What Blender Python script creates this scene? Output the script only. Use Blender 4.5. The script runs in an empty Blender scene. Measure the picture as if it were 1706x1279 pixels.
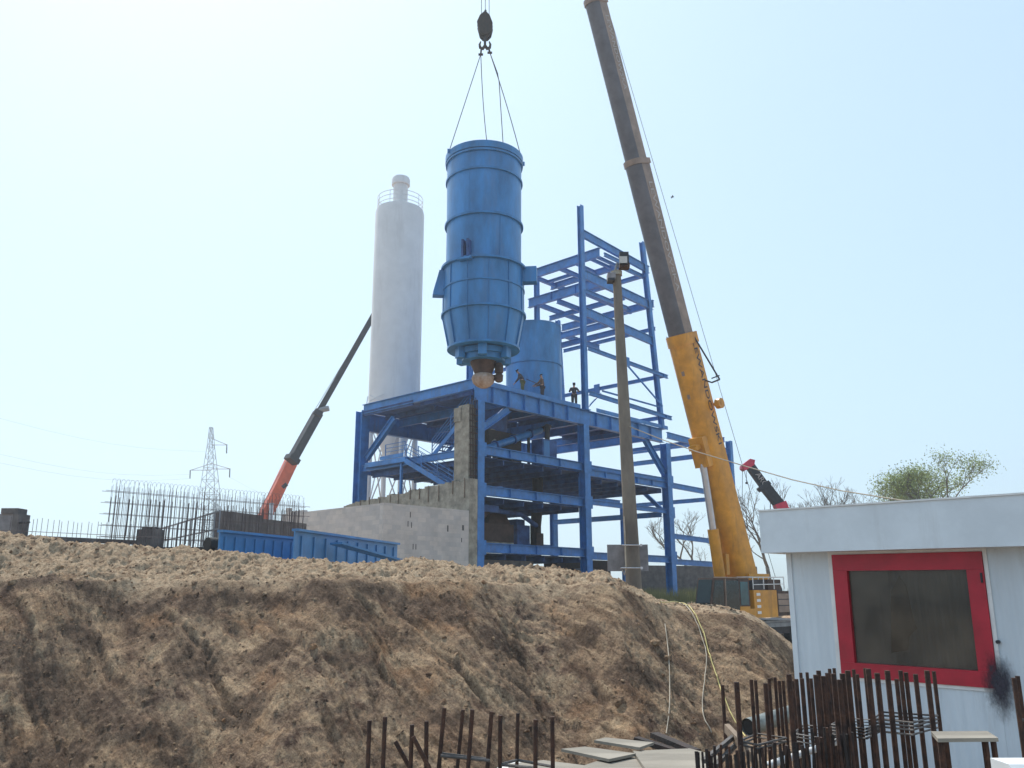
import bpy, bmesh, math, random
import numpy as np
from mathutils import Vector, Matrix
from math import sin, cos, radians, pi, sqrt, atan2, tan
S = bpy.context.scene
COL = S.collection
random.seed(7)
# ------------------------------------------------------------------ camera
FPX, PIT, ROL = 1400.16, 0.242468, -0.0035735
cam = bpy.data.cameras.new('camera'); camo = bpy.data.objects.new('camera', cam); COL.objects.link(camo)
cam.sensor_width = 36; cam.lens = FPX/1706*36; cam.clip_start = 0.1; cam.clip_end = 9000
camo.matrix_world = Matrix.Rotation(pi/2+PIT, 4, 'X') @ Matrix.Rotation(ROL, 4, 'Z')
S.camera = camo
# ------------------------------------------------------------------ light
SUN_EL, SUN_AZ = radians(56), radians(-31)      # azimuth from +Y (view direction), negative = left
w = bpy.data.worlds.new('World'); S.world = w; w.use_nodes = True
nt = w.node_tree; bg = nt.nodes['Background']
sky = nt.nodes.new('ShaderNodeTexSky'); sky.sky_type = 'NISHITA'; sky.sun_disc = False
sky.sun_elevation = SUN_EL; sky.sun_rotation = SUN_AZ
sky.air_density = 1.0; sky.dust_density = 2.0; sky.ozone_density = 1.0; sky.altitude = 100
gm = nt.nodes.new('ShaderNodeGamma'); gm.inputs[1].default_value = .30          # colour grade: gamma evens the sky out, the tint below sets its level
tn = nt.nodes.new('ShaderNodeMix'); tn.data_type = 'RGBA'; tn.blend_type = 'MULTIPLY'; tn.inputs[0].default_value = 1; tn.inputs[7].default_value = (2.30, 2.86, 3.26, 1)
nt.links.new(sky.outputs[0], gm.inputs[0]); nt.links.new(gm.outputs[0], tn.inputs[6]); nt.links.new(tn.outputs[2], bg.inputs[0]); bg.inputs[1].default_value = 0.15
sl = bpy.data.lights.new('sun', 'SUN'); sl.energy = 3.6; sl.angle = radians(0.5); sl.color = (1, .95, .87)
so = bpy.data.objects.new('sun', sl); COL.objects.link(so)
sdir = Vector((sin(SUN_AZ)*cos(SUN_EL), cos(SUN_AZ)*cos(SUN_EL), sin(SUN_EL)))
so.rotation_euler = sdir.to_track_quat('Z', 'Y').to_euler(); so.location = (0, 0, 60)
S.view_settings.view_transform = 'Standard'; S.view_settings.look = 'None'
S.view_settings.exposure = 0.45; S.view_settings.gamma = 1
S.render.resolution_x = 1024; S.render.resolution_y = 768
S.render.engine = 'CYCLES'
# ------------------------------------------------------------------ frame of the steelwork (a along the right face, b along the left face, h up)
PHI = 0.7413258
O = Vector((-2.0538, 50, 0)); A = Vector((sin(PHI), cos(PHI), 0)); B = Vector((-cos(PHI), sin(PHI), 0)); Z = Vector((0, 0, 1))
def L(a, b, h): return O + A*a + B*b + Z*h
def _ray(x, y):
    x2 = (x-853)/FPX; y2 = (639.5-y)/FPX
    u = x2*cos(ROL)-y2*sin(ROL); v = x2*sin(ROL)+y2*cos(ROL)
    return Vector((u, cos(PIT)-v*sin(PIT), sin(PIT)+v*cos(PIT)))
def at(x, y, Y):
    d = _ray(x, y); return d*(Y/d.y)
def prj(P):
    P = Vector(P); F = Vector((0, cos(PIT), sin(PIT))); U = Vector((0, -sin(PIT), cos(PIT)))
    x = P.x/P.dot(F); y = P.dot(U)/P.dot(F)
    return (853+FPX*(x*cos(ROL)+y*sin(ROL)), 639.5-FPX*(-x*sin(ROL)+y*cos(ROL)))
# ------------------------------------------------------------------ noise
_rs = np.random.RandomState(3); _perm = _rs.permutation(512)
_g = _rs.rand(512)*2*pi; _gx = np.cos(_g); _gy = np.sin(_g)
def pn(x, y):
    x = np.asarray(x, float); y = np.asarray(y, float)
    xi = np.floor(x).astype(int); yi = np.floor(y).astype(int); xf = x-xi; yf = y-yi
    def g(i, j):
        k = _perm[(_perm[i & 255]+j) & 511]; return k
    u = xf*xf*xf*(xf*(xf*6-15)+10); v = yf*yf*yf*(yf*(yf*6-15)+10)
    def d(i, j, a, b): k = g(xi+i, yi+j); return _gx[k]*a+_gy[k]*b
    n0 = d(0, 0, xf, yf)*(1-u)+d(1, 0, xf-1, yf)*u; n1 = d(0, 1, xf, yf-1)*(1-u)+d(1, 1, xf-1, yf-1)*u
    return (n0*(1-v)+n1*v)*1.5
def fbm(x, y, o=4):
    s = 0; a = 1
    for i in range(o): s = s+a*pn(x+17.3*i, y-9.1*i); x = x*2.03; y = y*2.03; a *= .5
    return s
# ------------------------------------------------------------------ materials
def mat(name, col, rough=.6, metal=0, var=.25, scale=6, bump=.0, bscale=30, spec=.5, col2=None, stretch=None, detail=6, coord='Object', streak=None):
    m = bpy.data.materials.new(name); m.use_nodes = True; t = m.node_tree; n = t.nodes; l = t.links
    b = n['Principled BSDF']; b.inputs['Roughness'].default_value = rough; b.inputs['Metallic'].default_value = metal
    b.inputs['Specular IOR Level'].default_value = spec
    tc = n.new('ShaderNodeTexCoord'); src = tc.outputs[coord]
    if coord == 'World':
        pass
    if stretch:
        mp = n.new('ShaderNodeMapping'); mp.inputs['Scale'].default_value = stretch; l.new(src, mp.inputs[0]); src = mp.outputs[0]
    no = n.new('ShaderNodeTexNoise'); no.inputs['Scale'].default_value = scale; no.inputs['Detail'].default_value = detail
    no.inputs['Roughness'].default_value = .62
    l.new(src, no.inputs['Vector'])
    cr = n.new('ShaderNodeValToRGB'); c = Vector(col)
    c2 = Vector(col2) if col2 else c*(1-var)
    c1 = c if col2 else c*(1+var*.6)
    cr.color_ramp.elements[0].position = .36; cr.color_ramp.elements[1].position = .66
    cr.color_ramp.elements[0].color = (*c2, 1); cr.color_ramp.elements[1].color = (*c1, 1)
    l.new(no.outputs[0], cr.inputs[0]); l.new(cr.outputs[0], b.inputs['Base Color'])
    if streak:                                   # rain streaks, scuffs and grime: (colour, amount, scale)
        sc_, am_, ss_ = streak
        m2 = n.new('ShaderNodeMapping'); m2.inputs['Scale'].default_value = (1, 1, .12); l.new(tc.outputs['Object'], m2.inputs[0])
        n3 = n.new('ShaderNodeTexNoise'); n3.inputs['Scale'].default_value = ss_; n3.inputs['Detail'].default_value = 8; n3.inputs['Roughness'].default_value = .7; l.new(m2.outputs[0], n3.inputs['Vector'])
        r3 = n.new('ShaderNodeMapRange'); r3.inputs[1].default_value = .54; r3.inputs[2].default_value = .74; r3.inputs[4].default_value = am_; l.new(n3.outputs[0], r3.inputs[0])
        x3 = n.new('ShaderNodeMix'); x3.data_type = 'RGBA'; l.new(r3.outputs[0], x3.inputs[0]); l.new(cr.outputs[0], x3.inputs[6]); x3.inputs[7].default_value = (*sc_, 1)
        l.new(x3.outputs[2], b.inputs['Base Color'])
    if bump:
        n2 = n.new('ShaderNodeTexNoise'); n2.inputs['Scale'].default_value = bscale; n2.inputs['Detail'].default_value = 5
        l.new(src, n2.inputs['Vector'])
        bp = n.new('ShaderNodeBump'); bp.inputs['Strength'].default_value = bump; bp.inputs['Distance'].default_value = .02
        l.new(n2.outputs[0], bp.inputs['Height']); l.new(bp.outputs[0], b.inputs['Normal'])
    return m
M = {}
M['blue'] = mat('blue_paint', (.035, .185, .50), .42, 0, .28, 1.3, .12, 9, streak=((.10, .13, .20), .55, 2.2))
M['silo_blue'] = mat('silo_blue_paint', (.030, .185, .45), .38, 0, .32, 1.1, .2, 4, stretch=(1, 1, .35), streak=((.10, .15, .25), .4, 1.6))
M['deck'] = mat('deck_plate', (.028, .09, .27), .6, 0, .5, 1.5, .1, 8)
M['dark'] = mat('dark_steel', (.035, .035, .042), .55, .2, .4, 3)
M['rope'] = mat('wire_rope', (.10, .10, .11), .6, .4, .3, 20)
M['white'] = mat('white_silo_paint', (.64, .64, .655), .55, 0, .06, .8, .05, 4, streak=((.42, .40, .40), .5, .9))
M['booth'] = mat('booth_wall_paint', (.64, .70, .75), .6, 0, .12, 1.6, .08, 14, stretch=(1, 1, .2), streak=((.36, .36, .36), .45, 6))
M['fascia'] = mat('booth_fascia_paint', (.68, .73, .77), .5, 0, .08, 2, .05, 20, streak=((.45, .46, .46), .35, 5))
M['red'] = mat('red_frame_paint', (.42, .01, .03), .38, 0, .2, 3)
M['yellow'] = mat('crane_yellow_paint', (.62, .27, .015), .4, 0, .22, 1.2, .06, 6, streak=((.22, .10, .02), .65, 2.0))
M['boomgrey'] = mat('boom_section_paint', (.10, .09, .10), .5, .1, .3, 1.2, .06, 8)
M['boomside'] = mat('boom_section_side', (.27, .19, .145), .45, 0, .3, 1.2)
M['orange'] = mat('orange_crane_paint', (.62, .13, .06), .45, 0, .2, 1.5)
M['signred'] = mat('red_crane_paint', (.60, .03, .08), .4, 0, .2, 2)
M['chrome'] = mat('chromed_rod', (.55, .55, .58), .25, .6, .1, 3)
M['glass'] = mat('cab_glass', (.012, .025, .028), .1, 0, .3, 2, spec=.35)
M['tealglass'] = mat('teal_glass', (.03, .10, .12), .1, 0, .3, 2, spec=.4)
M['rust'] = mat('rusty_steel', (.095, .042, .024), .85, 0, .0, 14, .5, 60, col2=(.028, .016, .013))
M['rustdark'] = mat('dark_rusty_steel', (.05, .03, .025), .8, .1, 0, 9, .4, 60, col2=(.018, .016, .0148))
M['tie'] = mat('tie_wire_steel', (.10, .09, .085), .65, .2, .4, 14, .3, 60)
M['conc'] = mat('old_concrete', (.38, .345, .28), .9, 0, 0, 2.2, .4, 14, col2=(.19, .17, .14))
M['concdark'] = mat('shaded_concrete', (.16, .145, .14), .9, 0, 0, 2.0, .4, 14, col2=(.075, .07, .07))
M['pole'] = mat('pole_concrete', (.24, .205, .165), .9, 0, 0, 1.6, .6, 22, col2=(.12, .10, .085), stretch=(1, 1, .4))
M['sheet'] = mat('grey_sheet', (.24, .23, .24), .8, 0, .3, 3, .1, 20)
M['ply'] = mat('plywood', (.30, .265, .215), .8, 0, 0, 3, .25, 30, col2=(.17, .15, .12), stretch=(.25, 1, 1))
M['plank'] = mat('old_plank', (.19, .14, .10), .85, 0, .5, 5, .3, 30)
M['pvc'] = mat('white_pipe', (.75, .75, .74), .5, 0, .12, 4)
M['pipe'] = mat('grey_pipe', (.17, .19, .18), .5, 0, .35, 5)
M['cable'] = mat('pale_cable', (.40, .34, .26), .6, 0, .2, 8)
M['ycable'] = mat('yellow_hose', (.60, .50, .20), .6, 0, .2, 8)
M['bark'] = mat('tree_bark', (.16, .14, .12), .9, 0, .4, 3)
M['leaf'] = mat('young_leaf', (.27, .33, .10), .7, 0, .5, .9)
M['farbar'] = mat('distant_rebar', (.11, .085, .085), .8, 0, .3, 3)
M['grass'] = mat('dry_grass', (.20, .20, .08), .8, 0, .5, .5)
M['skin'] = mat('skin', (.35, .2, .14), .6)
M['jacket'] = mat('work_jacket', (.04, .035, .045), .85, 0, .3, 8)
M['brownjacket'] = mat('brown_work_jacket', (.13, .075, .05), .85, 0, .3, 8)
M['trouser'] = mat('green_trousers', (.075, .085, .03), .85, 0, .4, 6)
M['darktrouser'] = mat('dark_trousers', (.035, .032, .04), .85, 0, .3, 8)
M['hair'] = mat('dark_cap', (.02, .02, .025), .8)
M['pylon'] = mat('galvanised_steel', (.26, .27, .29), .6, .3, .2, 1)
M['dust'] = mat('dusty_bag', (.42, .35, .31), .9, 0, 0, 3.2, .9, 9, col2=(.26, .16, .10))
M['letter'] = mat('pale_lettering', (.40, .36, .34), .6, 0, .1, 3)
M['letterdark'] = mat('dark_lettering', (.03, .03, .04), .6, 0, .1, 3)
M['lens'] = mat('floodlight_glass', (.55, .52, .48), .2, 0, .1, 6)
M['mach'] = mat('brown_machine_paint', (.075, .04, .028), .7, .1, .5, 2, .2, 9)
M['tyre'] = mat('tyre_rubber', (.02, .02, .02), .85)
M['grey'] = mat('grey_carrier_paint', (.30, .32, .34), .5, 0, .25, 2)
# aerated block masonry
def block_mat():
    m = mat('aerated_blocks', (.56, .52, .49), .9, 0, .12, 1.2, .2, 20); t = m.node_tree; n = t.nodes; l = t.links
    b = n['Principled BSDF']; old = b.inputs['Base Color'].links[0].from_socket
    tc = n.new('ShaderNodeTexCoord'); br = n.new('ShaderNodeTexBrick'); br.inputs['Scale'].default_value = 1
    br.inputs['Brick Width'].default_value = .6; br.inputs['Row Height'].default_value = .25; br.inputs['Mortar Size'].default_value = .008
    br.inputs['Color1'].default_value = (.80, .80, .82, 1); br.inputs['Color2'].default_value = (1.0, .96, .93, 1); br.inputs['Mortar'].default_value = (.84, .82, .82, 1)
    sx = n.new('ShaderNodeSeparateXYZ'); l.new(tc.outputs['Object'], sx.inputs[0])
    # horizontal run = x*A + y*A (either face), rows = z
    ad = n.new('ShaderNodeVectorMath'); ad.operation = 'DOT_PRODUCT'; ad.inputs[1].default_value = (A.x+B.x, A.y+B.y, 0); l.new(tc.outputs['Object'], ad.inputs[0])
    cb = n.new('ShaderNodeCombineXYZ'); l.new(ad.outputs['Value'], cb.inputs[0]); l.new(sx.outputs[2], cb.inputs[1]); l.new(cb.outputs[0], br.inputs['Vector'])
    mx = n.new('ShaderNodeMix'); mx.data_type = 'RGBA'; mx.blend_type = 'MULTIPLY'; mx.inputs[0].default_value = 1
    l.new(old, mx.inputs[6]); l.new(br.outputs[0], mx.inputs[7]); l.new(mx.outputs[2], b.inputs['Base Color'])
    return m
M['block'] = block_mat()
# ------------------------------------------------------------------ mesh builder
class MB:
    def __init__(s): s.v = []; s.f = []; s.m = []
    def add(s, vs, fs, mi=0):
        k = len(s.v); s.v += [tuple(v) for v in vs]; s.f += [tuple(i+k for i in f) for f in fs]; s.m += [mi]*len(fs); return s
    def hexa(s, c, ex, ey, ez, mi=0):      # centre, three half vectors
        c, ex, ey, ez = map(Vector, (c, ex, ey, ez))
        vs = [c+ex*i+ey*j+ez*k for k in (-1, 1) for j in (-1, 1) for i in (-1, 1)]
        return s.add(vs, [(0, 2, 3, 1), (4, 5, 7, 6), (0, 1, 5, 4), (2, 6, 7, 3), (0, 4, 6, 2), (1, 3, 7, 5)], mi)
    def box(s, lo, hi, mi=0):
        lo = Vector(lo); hi = Vector(hi); c = (lo+hi)/2; h = (hi-lo)/2
        return s.hexa(c, (h.x, 0, 0), (0, h.y, 0), (0, 0, h.z), mi)
    def lbox(s, a0, a1, b0, b1, h0, h1, mi=0):   # box in the steel frame's axes
        return s.hexa(L((a0+a1)/2, (b0+b1)/2, (h0+h1)/2), A*(a1-a0)/2, B*(b1-b0)/2, Z*(h1-h0)/2, mi)
    def bar(s, p0, p1, wd, ht, up=Z, mi=0):     # rectangular bar, top face centre-line at the middle
        p0 = Vector(p0); p1 = Vector(p1); d = (p1-p0); u = Vector(up); sd = d.cross(u)
        if sd.length < 1e-6: sd = d.cross(Vector((1, 0, 0)))
        sd.normalize(); u = sd.cross(d).normalized()
        return s.hexa((p0+p1)/2, d/2, sd*wd/2, u*ht/2, mi)
    def poly(s, p0, p1, sec, up=Z, mi=0, sec1=None):       # extrude a 2-D section (side, up) from p0 to p1
        p0 = Vector(p0); p1 = Vector(p1); d = (p1-p0); sd = d.cross(Vector(up)).normalized(); u = sd.cross(d).normalized()
        n = len(sec); sec1 = sec1 or sec
        vs = [p0+sd*x+u*y for x, y in sec]+[p1+sd*x+u*y for x, y in sec1]
        fs = [(i, (i+1) % n, (i+1) % n+n, i+n) for i in range(n)]+[tuple(range(n))[::-1], tuple(range(n, 2*n))]
        return s.add(vs, fs, mi)
    def ibeam(s, p0, p1, wd, ht, tf=.035, tw=.03, stiff=0, mi=0):   # p0/p1 at mid height
        p0 = Vector(p0); p1 = Vector(p1); x = wd/2; y = ht/2; t = tw/2
        sec = [(-x, -y), (x, -y), (x, -y+tf), (t, -y+tf), (t, y-tf), (x, y-tf), (x, y), (-x, y), (-x, y-tf), (-t, y-tf), (-t, -y+tf), (-x, -y+tf)]
        d = p1-p0; sd = d.cross(Z).normalized(); u = sd.cross(d).normalized(); n = 12
        vs = [p0+sd*a+u*b for a, b in sec]+[p1+sd*a+u*b for a, b in sec]
        fs = [(i, (i+1) % n, (i+1) % n+n, i+n) for i in range(n)]
        for q in (0, 12):
            for f in ((0, 1, 2, 11), (3, 4, 9, 10), (5, 6, 7, 8)): fs.append(tuple(i+q for i in f))
        s.add(vs, fs, mi)
        for k in range(stiff):
            c = p0+d*((k+1)/(stiff+1)); s.hexa(c, d.normalized()*.015, sd*(x-.01), u*(y-tf-.004), mi)
        return s
    def tube(s, pts, r, n=6, mi=0, cap=True):
        pts = [Vector(p) for p in pts]; rs = r if isinstance(r, (list, tuple)) else [r]*len(pts); vs = []; fs = []
        pd = None
        for i, p in enumerate(pts):
            d = (pts[min(i+1, len(pts)-1)]-pts[max(i-1, 0)]).normalized()
            if pd is None: u = d.cross(Vector((0.31, .77, .1)) if abs(d.z) > .8 else Z).normalized()
            else: u = (u-d*u.dot(d)).normalized()
            pd = d; v = d.cross(u)
            for k in range(n): an = 2*pi*k/n; vs.append(p+(u*cos(an)+v*sin(an))*rs[i])
        for i in range(len(pts)-1):
            for k in range(n): fs.append((i*n+k, i*n+(k+1) % n, (i+1)*n+(k+1) % n, (i+1)*n+k))
        if cap: fs += [tuple(range(n))[::-1], tuple(range((len(pts)-1)*n, len(pts)*n))]
        return s.add(vs, fs, mi)
    def lathe(s, c, prof, n=40, cap=True, mi=0):     # prof: (r, z)
        c = Vector(c); vs = []; fs = []
        for r, z in prof:
            for k in range(n): an = 2*pi*k/n; vs.append(c+Vector((r*cos(an), r*sin(an), z)))
        for i in range(len(prof)-1):
            for k in range(n): fs.append((i*n+k, i*n+(k+1) % n, (i+1)*n+(k+1) % n, (i+1)*n+k))
        if cap: fs += [tuple(range(n))[::-1], tuple(range((len(prof)-1)*n, len(prof)*n))]
        return s.add(vs, fs, mi)
WLOC = {}
def build(name, mb, m, parent=None, smooth=False, label=None):
    V = np.array([tuple(v) for v in mb.v], float)
    c = Vector(((V[:, 0].min()+V[:, 0].max())/2, (V[:, 1].min()+V[:, 1].max())/2, V[:, 2].min()))
    V = V-np.array(c)
    me = bpy.data.meshes.new(name); me.from_pydata(V.tolist(), [], mb.f); 
    ms = m if isinstance(m, (list, tuple)) else [m]
    for q in ms: me.materials.append(M[q] if isinstance(q, str) else q)
    if len(ms) > 1: me.polygons.foreach_set('material_index', mb.m)
    bm = bmesh.new(); bm.from_mesh(me); bmesh.ops.recalc_face_normals(bm, faces=bm.faces); bm.to_mesh(me); bm.free()
    if smooth:
        me.polygons.foreach_set('use_smooth', [True]*len(me.polygons))
        try: me.set_sharp_from_angle(angle=radians(38))
        except Exception: pass
    o = bpy.data.objects.new(name, me); COL.objects.link(o)
    if parent: o.parent = parent; o.location = c-WLOC[parent.name]
    else: o.location = c
    WLOC[o.name] = c
    if label: o['label'] = label
    return o
def tag(o, label, cat, group=None):
    o['label'] = label; o['category'] = cat
    if group: o['group'] = group
    return o
def thing(name, label, cat, loc, group=None):
    o = bpy.data.objects.new(name, None); COL.objects.link(o); o.location = loc; o.empty_display_size = .3
    WLOC[o.name] = Vector(loc); return tag(o, label, cat, group)
def one(name, mb, m, label, cat, group=None, smooth=False): return tag(build(name, mb, m, None, smooth), label, cat, group)
def copy_thing(root, loc, label):
    r = root.copy(); COL.objects.link(r); r.location = loc; r['label'] = label
    for ch in root.children:
        c = ch.copy(); COL.objects.link(c); c.parent = r
        for g in ch.children: d = g.copy(); COL.objects.link(d); d.parent = c
    return r
def text(name, s, size, p, xdir, ndir, m, parent, ext=.004, shear=0, sx=1):
    cu = bpy.data.curves.new(name, 'FONT'); cu.body = s; cu.size = size; cu.extrude = ext; cu.align_x = 'LEFT'; cu.shear = shear
    o = bpy.data.objects.new(name+'_tmp', cu); COL.objects.link(o)
    bpy.context.view_layer.update()
    me = bpy.data.meshes.new_from_object(o.evaluated_get(bpy.context.evaluated_depsgraph_get()))
    bpy.data.objects.remove(o)
    x = Vector(xdir).normalized(); n = Vector(ndir); n = (n-x*n.dot(x)).normalized(); y = n.cross(x)
    for v in me.vertices: v.co = x*v.co.x*sx+y*v.co.y+n*v.co.z
    me.materials.clear(); me.materials.append(M[m])
    t = bpy.data.objects.new(name, me); COL.objects.link(t); t.parent = parent; t.location = Vector(p)-WLOC[parent.name]; WLOC[t.name] = Vector(p)
    return t

# ================================================================== ground
CR = [(-400, 880), (0, 893), (50, 893), (110, 903), (150, 909), (190, 906), (240, 914), (300, 919), (360, 918), (430, 927), (500, 936), (560, 938), (640, 941), (690, 936), (760, 941), (800, 947), (840, 944), (900, 950), (960, 953), (1000, 957), (1040, 974), (1090, 998), (1120, 1005), (1180, 1009), (1230, 1018), (1262, 1032), (1290, 1052), (1325, 1082), (1400, 1130), (1706, 1200)]
YC, YE = 19.6, 17.2
cx_ = []; cz_ = []
for x, y in CR: p = at(x, y, YC); cx_.append(p.x); cz_.append(p.z)
GOUGE = []
def _slope_pt(px, py):
    r_ = _ray(px, py); y_ = (.2-.85*YE)/(r_.z/r_.y-.85); q_ = r_*(y_/r_.y); return (q_.x, q_.y)
for (x0_, y0_, x1_, y1_, w_, d_) in ((262, 1000, 345, 1078, .10, .09), (345, 1078, 418, 1215, .09, .10), (612, 1085, 672, 1172, .07, .12), (722, 1078, 822, 1176, .08, .16), (690, 1040, 800, 1130, .06, .05),
        (838, 1040, 885, 1092, .07, .10), (984, 1118, 1012, 1152, .10, .18), (925, 1140, 968, 1172, .06, .10), (560, 985, 640, 1050, .08, .08), (440, 1010, 520, 1120, .07, .06), (800, 1000, 905, 1105, .07, .07),
        (1020, 1060, 1105, 1150, .07, .06), (930, 1010, 1010, 1080, .06, .06), (150, 1030, 215, 1150, .08, .07), (30, 1040, 75, 1170, .09, .08), (1000, 1180, 1060, 1240, .06, .06), (520, 1120, 590, 1230, .07, .06),
        (1080, 1040, 1180, 1150, .05, .05), (1180, 1060, 1280, 1180, .06, .06), (860, 1150, 930, 1250, .07, .07), (130, 1150, 170, 1260, .1, .06), (1150, 1130, 1210, 1200, .05, .05), (640, 1190, 700, 1260, .06, .05)):
    ex_, ey_ = (x1_-x0_)*.22, (y1_-y0_)*.22
    GOUGE.append((_slope_pt(x0_-ex_, y0_-ey_), _slope_pt(x1_+ex_, y1_+ey_), w_*.55, d_))
_gr = random.Random(12)
for _ in range(34):
    x0_ = _gr.uniform(0, 1300); y0_ = _gr.uniform(990, 1200); k_ = .45+.55*min(1, x0_/900); ln_ = _gr.uniform(40, 130)
    GOUGE.append((_slope_pt(x0_, y0_), _slope_pt(x0_+ln_*k_, y0_+ln_), _gr.uniform(.02, .04), _gr.uniform(.025, .05)))
def gouges(x, y):
    z = np.zeros_like(x)
    wob = .07*pn(x*1.9, y*1.9)+.025*pn(x*7, y*7)
    for (a_, b_, w_, d_) in GOUGE:
        dx, dy = b_[0]-a_[0], b_[1]-a_[1]; ln = math.hypot(dx, dy); ux, uy = dx/ln, dy/ln
        t_ = ((x-a_[0])*ux+(y-a_[1])*uy)/ln; s_ = -(x-a_[0])*uy+(y-a_[1])*ux+wob
        m_ = smooth01(t_/.4)*smooth01((1-t_)/.4)
        z = z-.9*d_*m_*np.exp(-(s_/w_)**2)*(s_ > -w_*2)+d_*.45*m_*np.exp(-((s_-w_*1.7)/(w_*.9))**2)
    return z
def smooth01(t): t = np.clip(t, 0, 1); return t*t*(3-2*t)
cx2 = []; cz2 = []
for x, y in CR: p = at(x, y+8, YE); cx2.append(p.x); cz2.append(p.z)
def terrain(x, y, detail=True):
    x = np.asarray(x, float); y = np.asarray(y, float)
    zc = np.interp(x, cx_, cz_)
    dr = smooth01((x-2)/3.0)
    ze = np.minimum(.26-.03*np.maximum(x+6, 0)*.5, zc-.12-.55*(1-dr)*0)
    ze = np.minimum(ze, zc-.15); ze = np.minimum(ze, np.interp(x, cx2, cz2))
    yedge = YE+.25*np.sin(x*.9+1)+.2*np.sin(x*2.3)
    floor = np.where(x > 3.2, -2.3, -3.3)-(0)
    floor = -3.3+1.0*smooth01((x-2.6)/1.2)
    z = np.full_like(x*1.0, 0)
    low = ze-.85*(yedge-y)
    # soft toe
    low = np.maximum(low, floor)
    t = (y-yedge)/(YC-yedge)
    up = ze+(zc-ze)*smooth01(t)
    plate = -.75-2.6*smooth01((x-8-(.0*y))/5)*smooth01((y-24)/10)*smooth01((62-y)/7)
    plate = plate-.5*smooth01((y-70)/60)
    plate = plate+np.minimum(0, zc*1.35-.25+.75)*smooth01((x-1.2)/1.5)*smooth01((46-y)/12)*(1-smooth01((x-8)/5)*smooth01((y-24)/10))
    back = zc+(plate-zc)*smooth01((y-YC)/3.2)
    z = np.where(y < yedge, low, np.where(y < YC, up, back))
    if detail:
        near = smooth01((40-np.abs(y-16))/25)
        slope = smooth01((yedge+.1-y)/.5)*smooth01((low-floor)/.5)
        berm = smooth01((y-yedge+.2)/.5)*smooth01((YC+2.5-y)/1.5)
        c = (x+y)*.707+.5*fbm(x*.5, y*.5, 2); al = (x-y)*.707
        g1 = pn(c*1.15, al*.16+3); g2 = pn(c*3.1+5, al*.35)
        groove = -np.maximum(0, .16-np.abs(g1))*1.15*(.35+.65*smooth01(pn(al*.5, c*.4)*1.5+.5)) - np.maximum(0, .12-np.abs(g2))*.5
        terr = np.round((al+.3*fbm(x*1.3, y*1.3, 2))*2.2)*.0
        ledge = fbm(c*2.2, al*1.1+7, 4); crumb = np.abs(fbm(x*5.5, y*5.5, 3))
        z = z+slope*(.35*groove+gouges(x, y)+.07*fbm(x*.7, y*.7, 3)+.045*ledge+.045*fbm(c*7, al*1.8, 4)-.015*crumb+.022*fbm(x*12, y*12, 3)-.02*np.abs(fbm(x*19, y*19, 2)))
        rg = 1-np.abs(fbm(x*2.1, y*2.1, 4))*1.5
        z = z+berm*(1-.55*smooth01((x-2)/2))*(.10*fbm(x*1.5, y*1.5, 4)+.07*rg-.04+.05*np.abs(fbm(x*5, y*5, 3))+.04*fbm(x*11, y*11, 4))
        z = z+(1-slope)*(1-berm)*near*.05*fbm(x, y, 3)
    return z
def axis(lo, hi, st, far_lo, far_hi, g=1.16):
    a = list(np.arange(lo, hi+1e-6, st)); s = st
    while a[-1] < far_hi: s *= g; a.append(a[-1]+s)
    s = st
    while a[0] > far_lo: s *= g; a.insert(0, a[0]-s)
    return np.array(a)
xs = axis(-13.2, 7.0, .034, -4000, 4000, 1.2); ys = axis(12.6, 21.0, .034, -60, 6000, 1.2)
X, Y = np.meshgrid(xs, ys); ZZ = terrain(X, Y)
me = bpy.data.meshes.new('ground'); nx, ny = len(xs), len(ys)
me.vertices.add(nx*ny); me.vertices.foreach_set('co', np.stack([X, Y, ZZ], -1).ravel())
I = (np.arange(ny-1)[:, None]*nx+np.arange(nx-1)[None]).ravel()
F = np.stack([I, I+1, I+nx+1, I+nx], -1).ravel()
me.loops.add(len(F)); me.loops.foreach_set('vertex_index', F); me.polygons.add(len(I))
me.polygons.foreach_set('loop_start', np.arange(0, len(F), 4)); me.polygons.foreach_set('loop_total', np.full(len(I), 4))
me.polygons.foreach_set('use_smooth', [True]*len(I)); me.update(); me.validate()
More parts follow.
